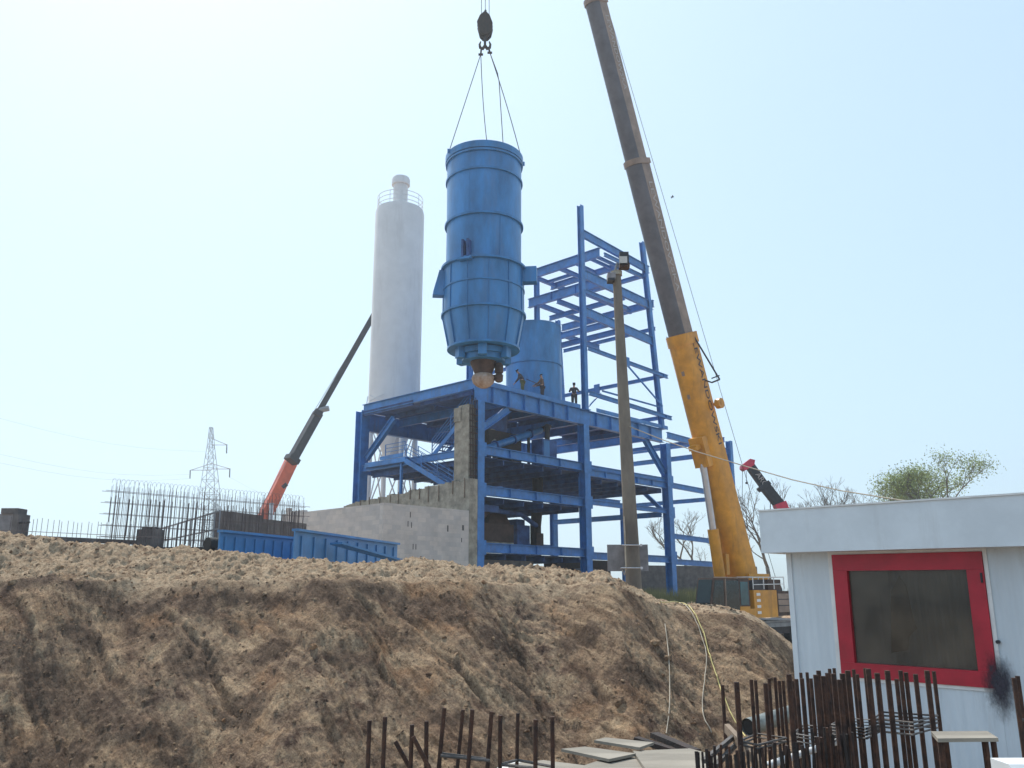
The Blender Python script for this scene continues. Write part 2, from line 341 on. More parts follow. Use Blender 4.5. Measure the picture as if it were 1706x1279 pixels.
def ground_mat():
    m = bpy.data.materials.new('dug_soil'); m.use_nodes = True; t = m.node_tree; n = t.nodes; l = t.links
    b = n['Principled BSDF']; b.inputs['Roughness'].default_value = .95; b.inputs['Specular IOR Level'].default_value = .15
    tc = n.new('ShaderNodeTexCoord'); P = tc.outputs['Object']
    rot = n.new('ShaderNodeMapping'); rot.inputs['Rotation'].default_value = (0, 0, radians(45)); l.new(P, rot.inputs[0])
    st = n.new('ShaderNodeMapping'); st.inputs['Scale'].default_value = (.16, 1.7, .5); l.new(rot.outputs[0], st.inputs[0])
    def noise(vec, sc, det=6, rough=.6, dist=0):
        q = n.new('ShaderNodeTexNoise'); q.inputs['Scale'].default_value = sc; q.inputs['Detail'].default_value = det
        q.inputs['Roughness'].default_value = rough; q.inputs['Distortion'].default_value = dist; l.new(vec, q.inputs['Vector']); return q.outputs[0]
    def ramp(fac, stops):
        r = n.new('ShaderNodeValToRGB'); e = r.color_ramp.elements
        e[0].position, e[0].color = stops[0][0], (*stops[0][1], 1); e[1].position, e[1].color = stops[-1][0], (*stops[-1][1], 1)
        for p, c in stops[1:-1]: k = e.new(p); k.color = (*c, 1)
        l.new(fac, r.inputs[0]); return r.outputs[0]
    def mix(f, a, c, mode='MIX'):
        x = n.new('ShaderNodeMix'); x.data_type = 'RGBA'; x.blend_type = mode
        if isinstance(f, float): x.inputs[0].default_value = f
        else: l.new(f, x.inputs[0])
        for s_, v in ((6, a), (7, c)):
            if isinstance(v, tuple): x.inputs[s_].default_value = (*v, 1)
            else: l.new(v, x.inputs[s_])
        return x.outputs[2]
    base = ramp(noise(st.outputs[0], 1.1, 8, .68, .6), [(.32, (.10, .062, .046)), (.42, (.22, .15, .11)), (.5, (.40, .295, .21)), (.60, (.58, .45, .325)), (.70, (.43, .36, .30))])
    greys = ramp(noise(P, .45, 5, .6, .5), [(.38, (0, 0, 0)), (.6, (1, 1, 1))])
    base = mix(greys, base, ramp(noise(P, 3.2, 8, .7, .3), [(.38, (.12, .08, .068)), (.48, (.32, .245, .19)), (.64, (.56, .44, .32))]))
    rusty = ramp(noise(P, .8, 4, .6), [(.55, (0, 0, 0)), (.7, (.75, .75, .75))])
    base = mix(rusty, base, (.40, .23, .13))
    for nm_, cc in (('pale', ramp(noise(P, 6, 8, .7), [(.35, (.42, .32, .23)), (.65, (.66, .53, .39))])), ('dark_soil_shade', ramp(noise(P, 5, 8, .75), [(.38, (.085, .058, .048)), (.5, (.15, .11, .09)), (.66, (.27, .21, .165))]))):
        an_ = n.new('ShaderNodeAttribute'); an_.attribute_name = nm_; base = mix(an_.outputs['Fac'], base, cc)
    base = mix(1.0, base, ramp(noise(st.outputs[0], 5.5, 8, .7, .3), [(.38, (.62, .58, .55)), (.52, (1, .98, .96)), (.64, (1.18, 1.12, 1.05))]), 'MULTIPLY')
    base = mix(1.0, base, (1.0, .945, .875), 'MULTIPLY')
    fine = ramp(noise(P, 24, 8, .8), [(.36, (.45, .42, .40)), (.5, (.95, .93, .9)), (.68, (1.2, 1.18, 1.15))])
    base = mix(1.0, base, fine, 'MULTIPLY')
    # loose sand thrown up on the berm, painted paler for the sunlit crest
    sx = n.new('ShaderNodeSeparateXYZ'); l.new(P, sx.inputs[0])
    ad = n.new('ShaderNodeMath'); ad.operation = 'MULTIPLY_ADD'; l.new(noise(P, 1.3, 5), ad.inputs[0]); ad.inputs[1].default_value = .9; l.new(sx.outputs[1], ad.inputs[2])
    mr = n.new('ShaderNodeMapRange'); mr.inputs[1].default_value = YE+.25; mr.inputs[2].default_value = YE+.75; l.new(ad.outputs[0], mr.inputs[0])
    sand = ramp(noise(P, 4.5, 8, .7), [(.34, (.24, .155, .10)), (.5, (.53, .39, .265)), (.66, (.68, .53, .37))])
    sand = mix(1.0, sand, fine, 'MULTIPLY')
    base = mix(mr.outputs[0], base, sand)
    l.new(base, b.inputs['Base Color'])
    bp = n.new('ShaderNodeBump'); bp.inputs['Strength'].default_value = 1; bp.inputs['Distance'].default_value = .085
    hm = n.new('ShaderNodeMath'); hm.operation = 'ADD'
    l.new(noise(P, 17, 10, .78, .4), hm.inputs[0]); l.new(noise(st.outputs[0], 9, 8, .7, .5), hm.inputs[1])
    l.new(hm.outputs[0], bp.inputs['Height']); l.new(bp.outputs[0], b.inputs['Normal'])
    return m
BLOB = [(60, 985, 110, 26), (190, 985, 120, 24), (320, 1000, 80, 22), (430, 985, 90, 18), (40, 1120, 90, 30), (150, 1150, 100, 40), (230, 1215, 90, 35), (70, 1240, 110, 40), (330, 1100, 60, 30), (140, 1060, 70, 22),
        (520, 1010, 60, 26), (590, 1040, 60, 22), (640, 1000, 80, 18), (450, 1080, 50, 22), (740, 1020, 90, 26), (400, 1170, 50, 26), (600, 1120, 45, 18), (850, 1060, 60, 26), (960, 1040, 60, 18), (1050, 1110, 70, 20), (1120, 1060, 50, 16), (760, 1200, 60, 22), (1180, 1150, 60, 20), (300, 1260, 70, 22), (890, 1190, 50, 20)]
PALE = [(120, 1010, 70, 12), (270, 1090, 45, 26), (410, 1050, 40, 24), (380, 1130, 36, 60), (350, 1210, 30, 40), (480, 1180, 60, 24), (30, 1190, 50, 14), (560, 1100, 50, 18), (690, 1100, 50, 20), (800, 1140, 60, 20), (930, 1100, 50, 18), (1010, 1200, 60, 20), (1120, 1150, 40, 24), (1240, 1130, 60, 20), (180, 1230, 36, 16), (660, 1220, 60, 18)]
nxv = pn(X*1.1+9, Y*1.1)+.6*pn(X*3.1, Y*3.1+4)+.4*pn(X*8, Y*8)
def patches(lst):
    m = np.zeros_like(X)
    for (px, py, rx, ry) in lst:
        q = _slope_pt(px, py); q1 = _slope_pt(px+rx, py); q2 = _slope_pt(px, py+ry)
        ax_ = max(.15, abs(q1[0]-q[0])); ay_ = max(.12, abs(q2[1]-q[1]))
        u_ = (X-q[0])-.5*(q[1]-Y); m = np.maximum(m, np.exp(-((u_/ax_)**2+((Y-q[1])/ay_)**2)))
    return m
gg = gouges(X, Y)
dark_soil_shade = np.clip(smooth01((patches(BLOB)+.42*nxv-.30)/.45)*.85, 0, 1); dark_soil_shade = np.maximum(dark_soil_shade, np.clip(-gg*14, 0, 1)*.6)  # dark soil patches, with groove shade painted into the colour
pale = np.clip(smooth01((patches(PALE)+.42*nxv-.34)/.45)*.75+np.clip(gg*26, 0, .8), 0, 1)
for nm_, ar_ in (('dark_soil_shade', dark_soil_shade), ('pale', pale)):
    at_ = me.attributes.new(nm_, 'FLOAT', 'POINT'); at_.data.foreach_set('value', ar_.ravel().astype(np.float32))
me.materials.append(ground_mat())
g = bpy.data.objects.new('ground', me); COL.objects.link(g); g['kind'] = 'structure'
def gz(x, y): return float(terrain(np.array([x]), np.array([y]))[0])

# clods and stones lying on the berm and slope: uncountable, one object
mb = MB()
ico = bmesh.new(); bmesh.ops.create_icosphere(ico, subdivisions=1, radius=1); iv = [v.co.copy() for v in ico.verts]; iff = [[v.index for v in f.verts] for f in ico.faces]; ico.free()
NC = 4200; cxy = [(random.uniform(-12.5, 5.2), random.uniform(17.0, 20.2)) if random.random() < .5 else (random.uniform(-11, 6.0), random.uniform(13.6, 17.2)) for _ in range(NC)]
czz = terrain(np.array([q[0] for q in cxy]), np.array([q[1] for q in cxy]))
for k in range(NC):
    x, y = cxy[k]
    r = random.choice((.012, .018, .022, .028, .02, .04)) * random.uniform(.6, 1.2)
    if k % 70 == 0: r = random.uniform(.05, .11)
    c = Vector((x, y, float(czz[k])-r*.25)); q = Matrix.Rotation(random.uniform(0, 6), 3, 'Z') @ Matrix.Rotation(random.uniform(0, 6), 3, 'X')
    sc = Vector((random.uniform(.7, 1.5), random.uniform(.7, 1.3), random.uniform(.5, .9)))
    mb.add([c+q @ Vector((v.x*sc.x, v.y*sc.y, v.z*sc.z))*r*random.uniform(.75, 1.2) for v in iv], iff)
o = build('soil_clods', mb, g.data.materials[0]); o['kind'] = 'stuff'; o['label'] = 'loose clods and stones scattered over the dug earth bank'; o['category'] = 'clods'

# ================================================================== steel frame
fr = thing('steel_structure', 'tall blue steel frame with decks, open upper storeys and a staircase', 'steel frame', L(10, 5, -.6))
def P(nm, mb, m='blue', parent=fr, smooth=False, label=None): return build(nm, mb, m, parent, smooth, label)
def hcol(a, b, h0, h1, s=.56, a1=None):
    # H-section column: two flanges and a web; flange faces look along A
    mb = MB(); a1 = a if a1 is None else a1
    s2 = s/2; t = .04
    def ext(u0, u1, v0, v1):
        pts = []
        for (aa, hh) in ((a, h0), (a1, h1)):
            pts += [L(aa+u, b+v, hh) for u, v in ((u0, v0), (u1, v0), (u1, v1), (u0, v1))]
        mb.add(pts, [(3, 2, 1, 0), (4, 5, 6, 7), (0, 1, 5, 4), (1, 2, 6, 5), (2, 3, 7, 6), (3, 0, 4, 7)])
    ext(0, s, 0, t); ext(0, s, s-t, s); ext(s/2-.02, s/2+.02, t+.002, s-t-.002)
    return mb
def colm(a, b, h0, h1, s=.56, a1=None, nm='column', base=True):
    mb = hcol(a, b, h0, h1, s, a1)
    if base: mb.lbox(a-.12, a+s+.12, b-.12, b+s+.12, h0-.04, h0+.003)
    return P(nm, mb)
def ab(a0, a1, b, top, bot, wd=.3, stiff=0, nm='beam'):      # beam along A
    t, t1 = top if isinstance(top, tuple) else (top, top); q, q1 = bot if isinstance(bot, tuple) else (bot, bot)
    return P(nm, MB().ibeam(L(a0, b+wd/2, (t+q)/2), L(a1, b+wd/2, (t1+q1)/2), wd, t-q, stiff=stiff))
def bb(b0, b1, a, top, bot, wd=.3, stiff=0, nm='beam'):      # beam along B
    return P(nm, MB().ibeam(L(a+wd/2, b0, (top+bot)/2), L(a+wd/2, b1, (top+bot)/2), wd, top-bot, stiff=stiff))
def brace(p0, p1, w_=.1, nm='brace'): return P(nm, MB().bar(L(*p0), L(*p1), w_, w_))
G0 = -.75
# main columns
colm(0, 0, G0, 11.4); colm(10.47, 0, G0, 11.38, .6); colm(21.04, 0, G0, 11.38, .6)
colm(0, 12.07-.56, G0, 12.45, .7)
colm(10.47, 11.6, G0, 11.4, .5); colm(21.04, 11.6, G0, 11.4, .5)
colm(31.5, 0, G0, 12.9, .45); colm(31.5, 11.6, G0, 8.0, .45)
colm(3.2, 4.3, 4.0, 5.9, .2, base=False)
# main deck edge beams
ab(.0, 10.46, .13, 12.5, 11.4, .4, 6); ab(10.48, 21.0, .13, 12.48, 11.42, .4, 5)
bb(.45, 11.5, -.02, 12.82, 12.15, .32, 0)
ab(.72, 10.45, 11.75, 12.35, 11.08, .4, 4); ab(10.6, 21, 11.75, 12.3, 11.3, .3, 2)
bb(.6, 11.6, 10.6, 12.35, 11.5, .3, 4); bb(.62, 11.6, 20.7, 12.4, 11.7, .28, 0)
for a_ in (3.4, 6.9, 14, 17.6): bb(.55, 11.6, a_, 12.3, 11.7, .2)
# levels below: right face
ab(.57, 10.46, .1, 8.68, 8.12, .32, 3); ab(11.08, 21.03, .16, 8.62, 8.34, .22); ab(11.08, 21.03, .1, 8.3, 7.82, .3, 4)
ab(.57, 10.46, .1, 6.24, 5.66, .32, 3); ab(11.08, 21.03, .15, (6.2, 6.22), (5.85, 5.85), .24)
ab(.57, 10.46, .1, 2.84, 2.28, .32, 3); ab(11.08, 21.03, .1, 2.62, 2.12, .28)
# levels below, other faces
for h_, dp in ((8.6, .5), (6.1, .4)): bb(.62, 11.5, 10.6, h_, h_-dp, .26)
bb(.62, 11.5, 20.75, 6.0, 5.6, .24); bb(.62, 11.5, .15, 8.55, 8.1, .24); ab(.72, 10.4, 11.8, 8.6, 8.0, .3); ab(11, 31.4, 11.8, 8.5, 8.1, .25)
ab(.72, 10.4, 11.8, 5.2, 4.7, .25); ab(.72, 20.9, 11.8, 3.9, 3.6, .22)
bb(.62, 11.5, 31.55, 13.3, 12.86, .22); bb(.5, 11.5, 31.6, 12.12, 11.7, .22); bb(.5, 11.5, 31.6, 8.12, 7.76, .22)
# bay behind, right
ab(21.65, 31.4, .15, (12.36, 12.2), (11.86, 11.7), .22); ab(21.65, 31.4, .15, (8.34, 8.2), (7.92, 7.8), .22)
ab(21.65, 31.4, .15, (4.36, 4.1), (3.98, 3.75), .22); ab(21.65, 31.4, .12, (2.42, 2.3), (2.0, 1.9), .28)
bb(.3, 6, 25, 12.1, 11.8, .2)
# decks
def deck(a0, a1, b0, b1, h, jd=.3):
    mb = MB(); mb.lbox(a0, a1, b0, b1, h-.05, h)
    n_ = max(2, int((a1-a0)/1.5))
    for k in range(n_): a_ = a0+.1+(a1-a0-.2)*k/(n_-1); mb.lbox(a_-.05, a_+.05, b0+.02, b1-.02, h-.052-jd, h-.052)
    return P('deck', mb, 'deck')
deck(.05, 6.2, 6.2, 11.5, 12.36); deck(.6, 4.1, 1.2, 6.1, 12.37); deck(4.3, 10.5, .7, 6.1, 12.36); deck(6.4, 10.5, 6.3, 11.5, 12.37)
deck(10.95, 19.5, .7, 7.5, 12.36); deck(.8, 10.5, .5, 11.2, 8.06); deck(10.95, 20.9, .5, 8.3, 7.8)
deck(.8, 10.4, .5, 9.6, 5.63); deck(1, 10.4, .5, 6, 2.26)
deck(-.0, .8, 6.7, 10.9, 8.6)
deck(.85, 6.6, 5.4, 11.4, 8.2)
# knee braces
P('brace', MB().ibeam(L(.3, 11.2, 9.0), L(.3, 8.3, 11.45), .3, .42)); P('brace', MB().ibeam(L(.4, .35, 9.6), L(3.1, .35, 11.35), .3, .42))
P('brace', MB().ibeam(L(21.2, .35, 8.9), L(18.6, .35, 11.38), .3, .5)); P('brace', MB().ibeam(L(21.3, .5, 5.9), L(21.3, 2.6, 7.8), .2, .3))
P('brace', MB().bar(L(.3, 2.2, 8.2), L(.3, .7, 10.0), .14, .2)); 
# ---- upper storeys
CT = .36
colm(10.75, .02, 12.5, 28.2, CT, base=True); colm(20.65, .02, 12.5, 27.85, CT, a1=18.95)
colm(13.75, 7.0, 12.5, 25.0, .34); colm(10.47, 11.4, 12.4, 18.3, .4); colm(20.3, 9.6, 12.4, 23.4, .34, a1=19.6)
ab(11.1, 19.9, 0.05, (26.3, 25.95), (25.68, 25.3), .24); ab(11.1, 20.2, 0.05, (23.12, 22.95), (22.4, 22.2), .24)
ab(11.1, 16.5, .05, 21.62, 21.28, .2); ab(11.1, 20, .05, (20.2, 19.9), (19.5, 19.2), .22)
ab(11.1, 21.6, -.16, (17.17, 16.98), (16.88, 16.69), .18); ab(11.1, 21.9, -.16, (13.86, 13.62), (13.55, 13.3), .18)
ab(12.9, 20.6, .05, 14.25, 14.14, .1)
bb(0.3, 7.6, 13.2, 25.58, 24.85, .3); bb(-.1, 7.6, 16.15, 25.3, 24.8, .26); bb(.0, 6.9, 19.2, 25.2, 24.85, .24)
ab(13.5, 19.4, 6.95, 25.2, 24.85, .2); ab(13.5, 19.4, 4.2, 25.2, 24.85, .2); bb(4.4, 6.95, 14.95, 25.1, 24.85, .18)
ab(13.5, 16.1, 1.15, 25.1, 24.85, .16); ab(13.5, 16.1, .55, 25.1, 24.85, .16); ab(13.5, 16.1, -.1, 25.15, 24.85, .16); ab(16.4, 20.1, .35, 25.15, 24.82, .2)
ab(13.5, 16.1, 2.6, 25.1, 24.85, .16)
bb(.3, 7.6, 13.25, 23.2, 22.45, .3, 2); bb(.3, 10, 20.5, 23.25, 22.65, .24); bb(.3, 8, 16.4, 22.6, 22.2, .2)
ab(13.5, 20.5, 7.0, 23, 22.6, .2); ab(13.5, 19.5, 4.6, 22.6, 22.2, .2); ab(13.5, 19.5, 1.7, 22.5, 22.1, .2)
bb(.3, 9.9, 14, 19.9, 19.4, .22); bb(.3, 9.9, 16, 19.85, 19.42, .22); bb(.3, 9.9, 20.6, 20.95, 20.65, .16)
ab(14, 20.3, 5.6, 20.4, 20.0, .2)
bb(-.2, 10.5, 20.9, 16.95, 16.66, .18); bb(-.2, 10.5, 20.95, 13.6, 13.3, .18); bb(5, 11.3, 10.6, 16.9, 16.65, .16)
brace((15.95, .0, 16.8), (20.75, .0, 14.3)); brace((11.2, 0.1, 12.75), (12.7, .1, 13.98), .08)
P('gusset_plate', MB().lbox(15.75, 16.1, -.2, -.16, 16.6, 17.3)); P('gusset_plate', MB().lbox(20.85, 20.89, 6.2, 6.8, 16.3, 17.2)); 
P('kick_plate', MB().lbox(12.1, 21.5, .06, .1, 12.49, 12.78)); P('kick_plate', MB().lbox(1.2, 10.3, .12, .15, 12.502, 12.76))
for a_, s_ in ((0, .56), (10.47, .6), (21.04, .6)):
    for h_ in (8.4, 5.95, 2.55):
        pm = MB().lbox(a_-.06 if a_ else a_+.02, a_+s_+.16, -.022, -.004, h_-.42, h_+.42)
        for q_ in (-.3, -.1, .1, .3): pm.lbox(a_+s_+.06, a_+s_+.1, -.045, -.022, h_+q_-.02, h_+q_+.02)
        P('gusset_plate', pm)
# railing on the far side of the deck
mb = MB()
for b_ in (2.2, 4.0, 5.8, 7.6): mb.bar(L(20.9, b_, 12.45), L(20.9, b_, 13.4), .05, .05, A)
for h_ in (12.8, 13.1, 13.4): mb.bar(L(20.9, 1.6, h_), L(20.9, 8.5, h_), .04, .04)
P('railing', mb)
# ---- staircase on the left face (a = -0.1 .. 0.9)
st = P('staircase', MB().bar(L(-.08, 6.6, 8.35), L(-.08, 1.9, 5.98), .05, .32).bar(L(.92, 6.6, 8.35), L(.92, 1.9, 5.98), .05, .32)
       .bar(L(.98, 5.2, 8.55), L(.98, 1.6, 11.3), .05, .30).bar(L(1.9, 5.2, 8.55), L(1.9, 1.6, 11.3), .05, .30), 'blue')
for k in range(11):
    f_ = (k+.5)/11; P('stair_tread', MB().hexa(L(.42, 6.6-4.7*f_, 8.4-2.37*f_), A*.46, B*.13, Z*.02), 'blue', st)
for k in range(12):
    f_ = (k+.5)/12; P('stair_tread', MB().hexa(L(1.44, 5.2-3.6*f_, 8.6+2.75*f_), A*.42, B*.12, Z*.02), 'blue', st)
def rail(a0, q, n, hh=1.05, lines=4):
    (b0, h0), (b1, h1) = q; mb = MB()
    for k in range(n):
        f_ = k/(n-1); mb.bar(L(a0, b0+(b1-b0)*f_, h0+(h1-h0)*f_), L(a0, b0+(b1-b0)*f_, h0+(h1-h0)*f_+hh), .05, .05, A)
    for j in range(lines):
        z_ = hh*(j+1)/lines; mb.bar(L(a0, b0, h0+z_), L(a0, b1, h1+z_), .035, .035)
    return P('handrail', mb, 'blue', st)
rail(-.08, ((6.5, 8.4), (2.0, 6.1)), 4, 1.0); rail(.92, ((6.5, 8.4), (2.0, 6.1)), 4, 1.0); rail(1.9, ((5.2, 8.7), (1.7, 11.4)), 4, 1.0); rail(.98, ((5.2, 8.7), (1.7, 11.4)), 3, 1.0)
rail(-.05, ((8.7, 8.62), (6.7, 8.62)), 2, 1.0)
P('landing_plate', MB().lbox(-.1, 1.9, 6.6, 10.85, 8.28, 8.6), 'blue', st); P('landing_post', MB().lbox(.1, .25, 7.2, 7.35, 5.2, 8.25), 'blue', st)
P('parapet_plate', MB().lbox(-.12, -.08, 6.8, 9.2, 8.62, 8.86), 'blue', st)

# ---- hoppers and machines under the silo place
def machine(a, b):
    t = thing('weigh_hopper', 'dark steel weighing hopper with square hood hanging under the blue top deck', 'hopper', L(a, b, 8.2))
    mb = MB(); c = L(a, b, 0)
    mb.lathe(c, [(.45, 8.7), (.55, 8.9), (1.55, 10.6), (1.6, 11.7), (1.6, 12.2)], 20); build('cone', mb, 'deck', t, True)
    mb = MB().hexa(L(a+.1, b-1.3, 9.6), A*1.5, B*.5, Z*.7).hexa(L(a+1.6, b-.6, 9.4), A*.5, B*.9, Z*.9); build('hood', mb, 'rustdark', t)
    for s_ in (-1, 1):
        build('leg', MB().lbox(a+s_*1.3, a+s_*1.3+.14, b-.07, b+.07, 8.1, 11.6), 'dark', t)
    build('duct', MB().tube([L(a-.5, b-1.2, 10.3), L(a-.9, b-1.6, 9.5), L(a-.6, b-1.4, 8.8)], .3, 12), 'conc', t, True)
machine(4.6, 4.0)
t = thing('screw_conveyor', 'slanting blue tube conveyor above the second beam beside the weighing hopper', 'conveyor', L(6, 3, 8.2))
build('tube', MB().tube([L(2.0, 1.6, 8.7), L(8.6, 2.4, 11.0)], .24, 16), 'silo_blue', t, True); build('motor', MB().tube([L(8.7, 2.42, 11.05), L(9.4, 2.5, 11.3)], .2, 12), 'mach', t, True)
for f_ in (.2, .5, .8): build('flange', MB().tube([L(2+6.6*f_-.04, 1.6+.8*f_, 8.7+2.3*f_), L(2+6.6*f_+.04, 1.6+.8*f_, 8.7+2.3*f_+.03)], .34, 16), 'deck', t)
build('stand', MB().lbox(3.4, 3.55, 1.7, 1.85, 8.06, 8.95).lbox(7.0, 7.15, 2.1, 2.25, 8.06, 10.2), 'dark', t)
t = thing('control_cabinet', 'dark blue cabinet with ducts standing on the second floor by the middle column', 'cabinet', L(8.6, 1.6, 8.06))
build('body', MB().lbox(7.4, 8.9, 1.2, 2.2, 8.062, 10.1), 'deck', t); build('door', MB().lbox(7.5, 8.1, 1.17, 1.197, 8.2, 10.0), 'silo_blue', t); build('duct', MB().tube([L(8.5, 1.7, 10.1), L(8.5, 1.7, 11.2), L(9.3, 2.2, 11.3)], .18, 12), 'dark', t, True)
t = thing('dust_filter', 'dark filter box with funnel hanging below the third beam of the frame', 'filter', L(2.6, 2, 5.0))
build('box', MB().lbox(1.3, 3.3, 1.4, 3.0, 4.85, 5.28), 'deck', t); build('funnel', MB().lathe(L(2.3, 2.2, 0), [(.18, 4.3), (.75, 4.84)], 16), 'mach', t, True); build('pipe', MB().tube([L(3.3, 2.2, 5.1), L(6.5, 2.4, 5.0), L(8.5, 2.8, 4.4)], .16, 12), 'deck', t, True)
one('pipe_stack', MB().tube([L(12.5, 2.2, 8.0), L(19.0, 2.2, 8.0)], .14, 12).tube([L(12.7, 2.5, 8.0), L(18.5, 2.5, 8.0)], .14, 12).tube([L(12.6, 2.35, 8.25), L(18.8, 2.35, 8.25)], .14, 12), 'deck', 'stack of dark pipes lying on the second floor right of the middle column', 'pipes', smooth=True)
def mixer():
    t = thing('concrete_mixer', 'brown box shaped mixer between the lowest two beams of the frame', 'mixer', L(4.5, 3, 2.4))
    build('body', MB().lbox(1.2, 6.0, 2.6, 5.4, 3.15, 4.3), 'mach', t)
    build('skirt', MB().lbox(1.3, 5.9, 2.5, 2.56, 2.4, 3.12), 'conc', t)
    mb = MB(); c = [L(4.2, 3.2, 4.3), L(6.4, 3.2, 4.3), L(6.4, 5, 4.3), L(4.2, 5, 4.3), L(4.9, 3.6, 5.6), L(5.9, 3.6, 5.6), L(5.9, 4.6, 5.6), L(4.9, 4.6, 5.6)]
    mb.add(c, [(0, 1, 2, 3), (4, 5, 6, 7), (0, 1, 5, 4), (1, 2, 6, 5), (2, 3, 7, 6), (3, 0, 4, 7)]); build('feed_chute', mb, 'mach', t)
    for x_ in (1.5, 5.7): build('leg', MB().lbox(x_, x_+.18, 2.62, 2.8, 2.26, 3.14), 'dark', t)
    build('gearbox', MB().lbox(7.0, 8.3, 3.2, 4.6, 2.3, 4.4).lbox(7.2, 8.0, 3.4, 4.4, 4.41, 4.8), 'deck', t)
mixer()
t = thing('chute_pipe', 'dark leaning discharge chute beside the middle column of the frame', 'chute', L(9.3, 3, 2.4))
build('pipe', MB().tube([L(9.5, 3.5, 7.8), L(9.5, 3.5, 6.0), L(8.9, 3.2, 4.4), L(8.9, 3.2, 2.4)], .38, 14), 'rustdark', t, True)
build('flange', MB().lathe(L(9.5, 3.5, 6.3), [(.46, 0), (.46, .1)], 16), 'dark', t)
build('hatch', MB().lbox(8.5, 9.2, 2.75, 2.82, 3.0, 3.9), 'mach', t)
for k, (a_, b_, r_, lb) in enumerate(((7.5, 1.6, .75, 'dark round tank lying under the lowest beam beside the middle column'), (13.2, 2.4, .85, 'dark round tank lying behind the middle column near the grey sheet'))):
    t = thing('steel_tank', lb, 'tank', L(a_, b_, G0), 'tanks stored under the steel frame')
    build('barrel', MB().tube([L(a_-1.5, b_, .75), L(a_+1.3, b_, .75)], r_, 24), 'dark', t, True)
    for q in (-1, 1): build('saddle', MB().lbox(a_+q*.9-.1, a_+q*.9+.1, b_-.6, b_+.6, G0, .15), 'rustdark', t)
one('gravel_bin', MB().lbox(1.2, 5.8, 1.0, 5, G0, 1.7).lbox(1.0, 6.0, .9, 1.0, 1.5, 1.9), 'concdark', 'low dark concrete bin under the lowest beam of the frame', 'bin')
one('conveyor_cover', MB().lbox(10.9, 17.2, 3.0, 4.2, 1.6, 2.25).lbox(10.9, 17.2, 2.98, 3.0, 1.2, 1.62), 'rustdark', 'dark covered conveyor behind the grey sheet on the pole', 'conveyor')

# ================================================================== walls round the frame
mb = MB(); mb.lbox(-7.08, -.72, 0, .3, G0, 4.62); build_r = None
t = thing('block_wall', 'pale aerated block wall turning a corner in front of the blue frame', 'wall', L(-5, 1, G0))
build('wall', mb, 'block', t)
mb = MB(); mb.lbox(-7.08, -6.78, .302, 9.6, G0, 4.6).lbox(-7.06, -6.8, 7.4, 9.2, 4.602, 4.72).lbox(-7.06, -6.8, 9.0, 9.3, 4.722, 4.95); build('wall', mb, 'block', t)
for (a_, h_, w_, l_) in ((-5.2, 4.1, .05, .3), (-5.35, 3.6, .05, .3), (-5.1, 3.55, .05, .3), (-4.95, 2.4, .05, .3), (-4.75, 2.4, .05, .3), (-2.4, 3.5, .1, .35), (-1.2, 3.6, .16, .3), (-1.3, 2.9, .06, .25), (-4.9, 1.0, .05, .3), (-4.7, 1.5, .06, .3)):
    build('hole', MB().lbox(a_-w_/2, a_+w_/2, -.012, .02, h_-l_/2, h_+l_/2), 'concdark', t)
t = thing('concrete_wall', 'rough concrete wall with ragged top carrying the left column and staircase foot', 'wall', L(-.4, 6, G0))
mb = MB(); n_ = 40
for k in range(n_):
    b0 = 12.2*k/n_; b1 = 12.2*(k+1)/n_; tp = 6.5-.06*b0+random.uniform(-.07, .09)
    mb.lbox(-.7, -.02, b0, b1-.0005, G0, tp)
build('wall', mb, 'conc', t)
for k in range(11):
    b_ = .5+k*.97+random.uniform(-.2, .2); build('formwork_post', MB().lbox(-.76, -.72, b_, b_+.05, 5.6+random.uniform(-.3, .2), 6.45-.06*b_+random.uniform(0, .25)), 'plank', t)
one('concrete_pier', MB().lbox(-.55, -.03, .25, 1.5, 6.35, 10.9).lbox(-.5, -.08, .3, 1.2, 10.902, 11.1).lbox(-.62, -.55, .9, 1.5, 10.1, 10.95), 'conc', 'grey concrete pier between the staircase and the front corner column', 'pier')
t = thing('rebar_column', 'rusty upright rebar bundle between the concrete pier and corner column', 'rebar', L(-.3, .1, 6.5))
for k in range(9):
    a_ = -.6+.07*k; build('bar', MB().tube([L(a_, .05+.05*(k % 2), 6.3), L(a_, .05+.05*(k % 2), 11.2+.3*random.random())], .022, 6), 'rustdark', t)
for k in range(12): build('hoop', MB().lbox(-.62, -.02, .02, .14, 6.7+.37*k, 6.73+.37*k), 'rust', t)
# dark cross wall on the left with the rebar in front
p0 = at(364, 851, 38); p1 = at(432, 857, 40.5); p2 = at(506, 866, 43.5)
one('foundation_wall', MB().bar((p0.x, p0.y, (p0.z+G0)/2), (p1.x, p1.y, (p0.z+G0)/2), .5, p0.z-G0).bar((p1.x, p1.y, (p0.z+G0)/2-.1), (p2.x, p2.y, (p0.z+G0)/2-.1), .4, p0.z-G0-.1), 'concdark', 'dark concrete wall behind the rebar grid left of the block wall', 'wall')
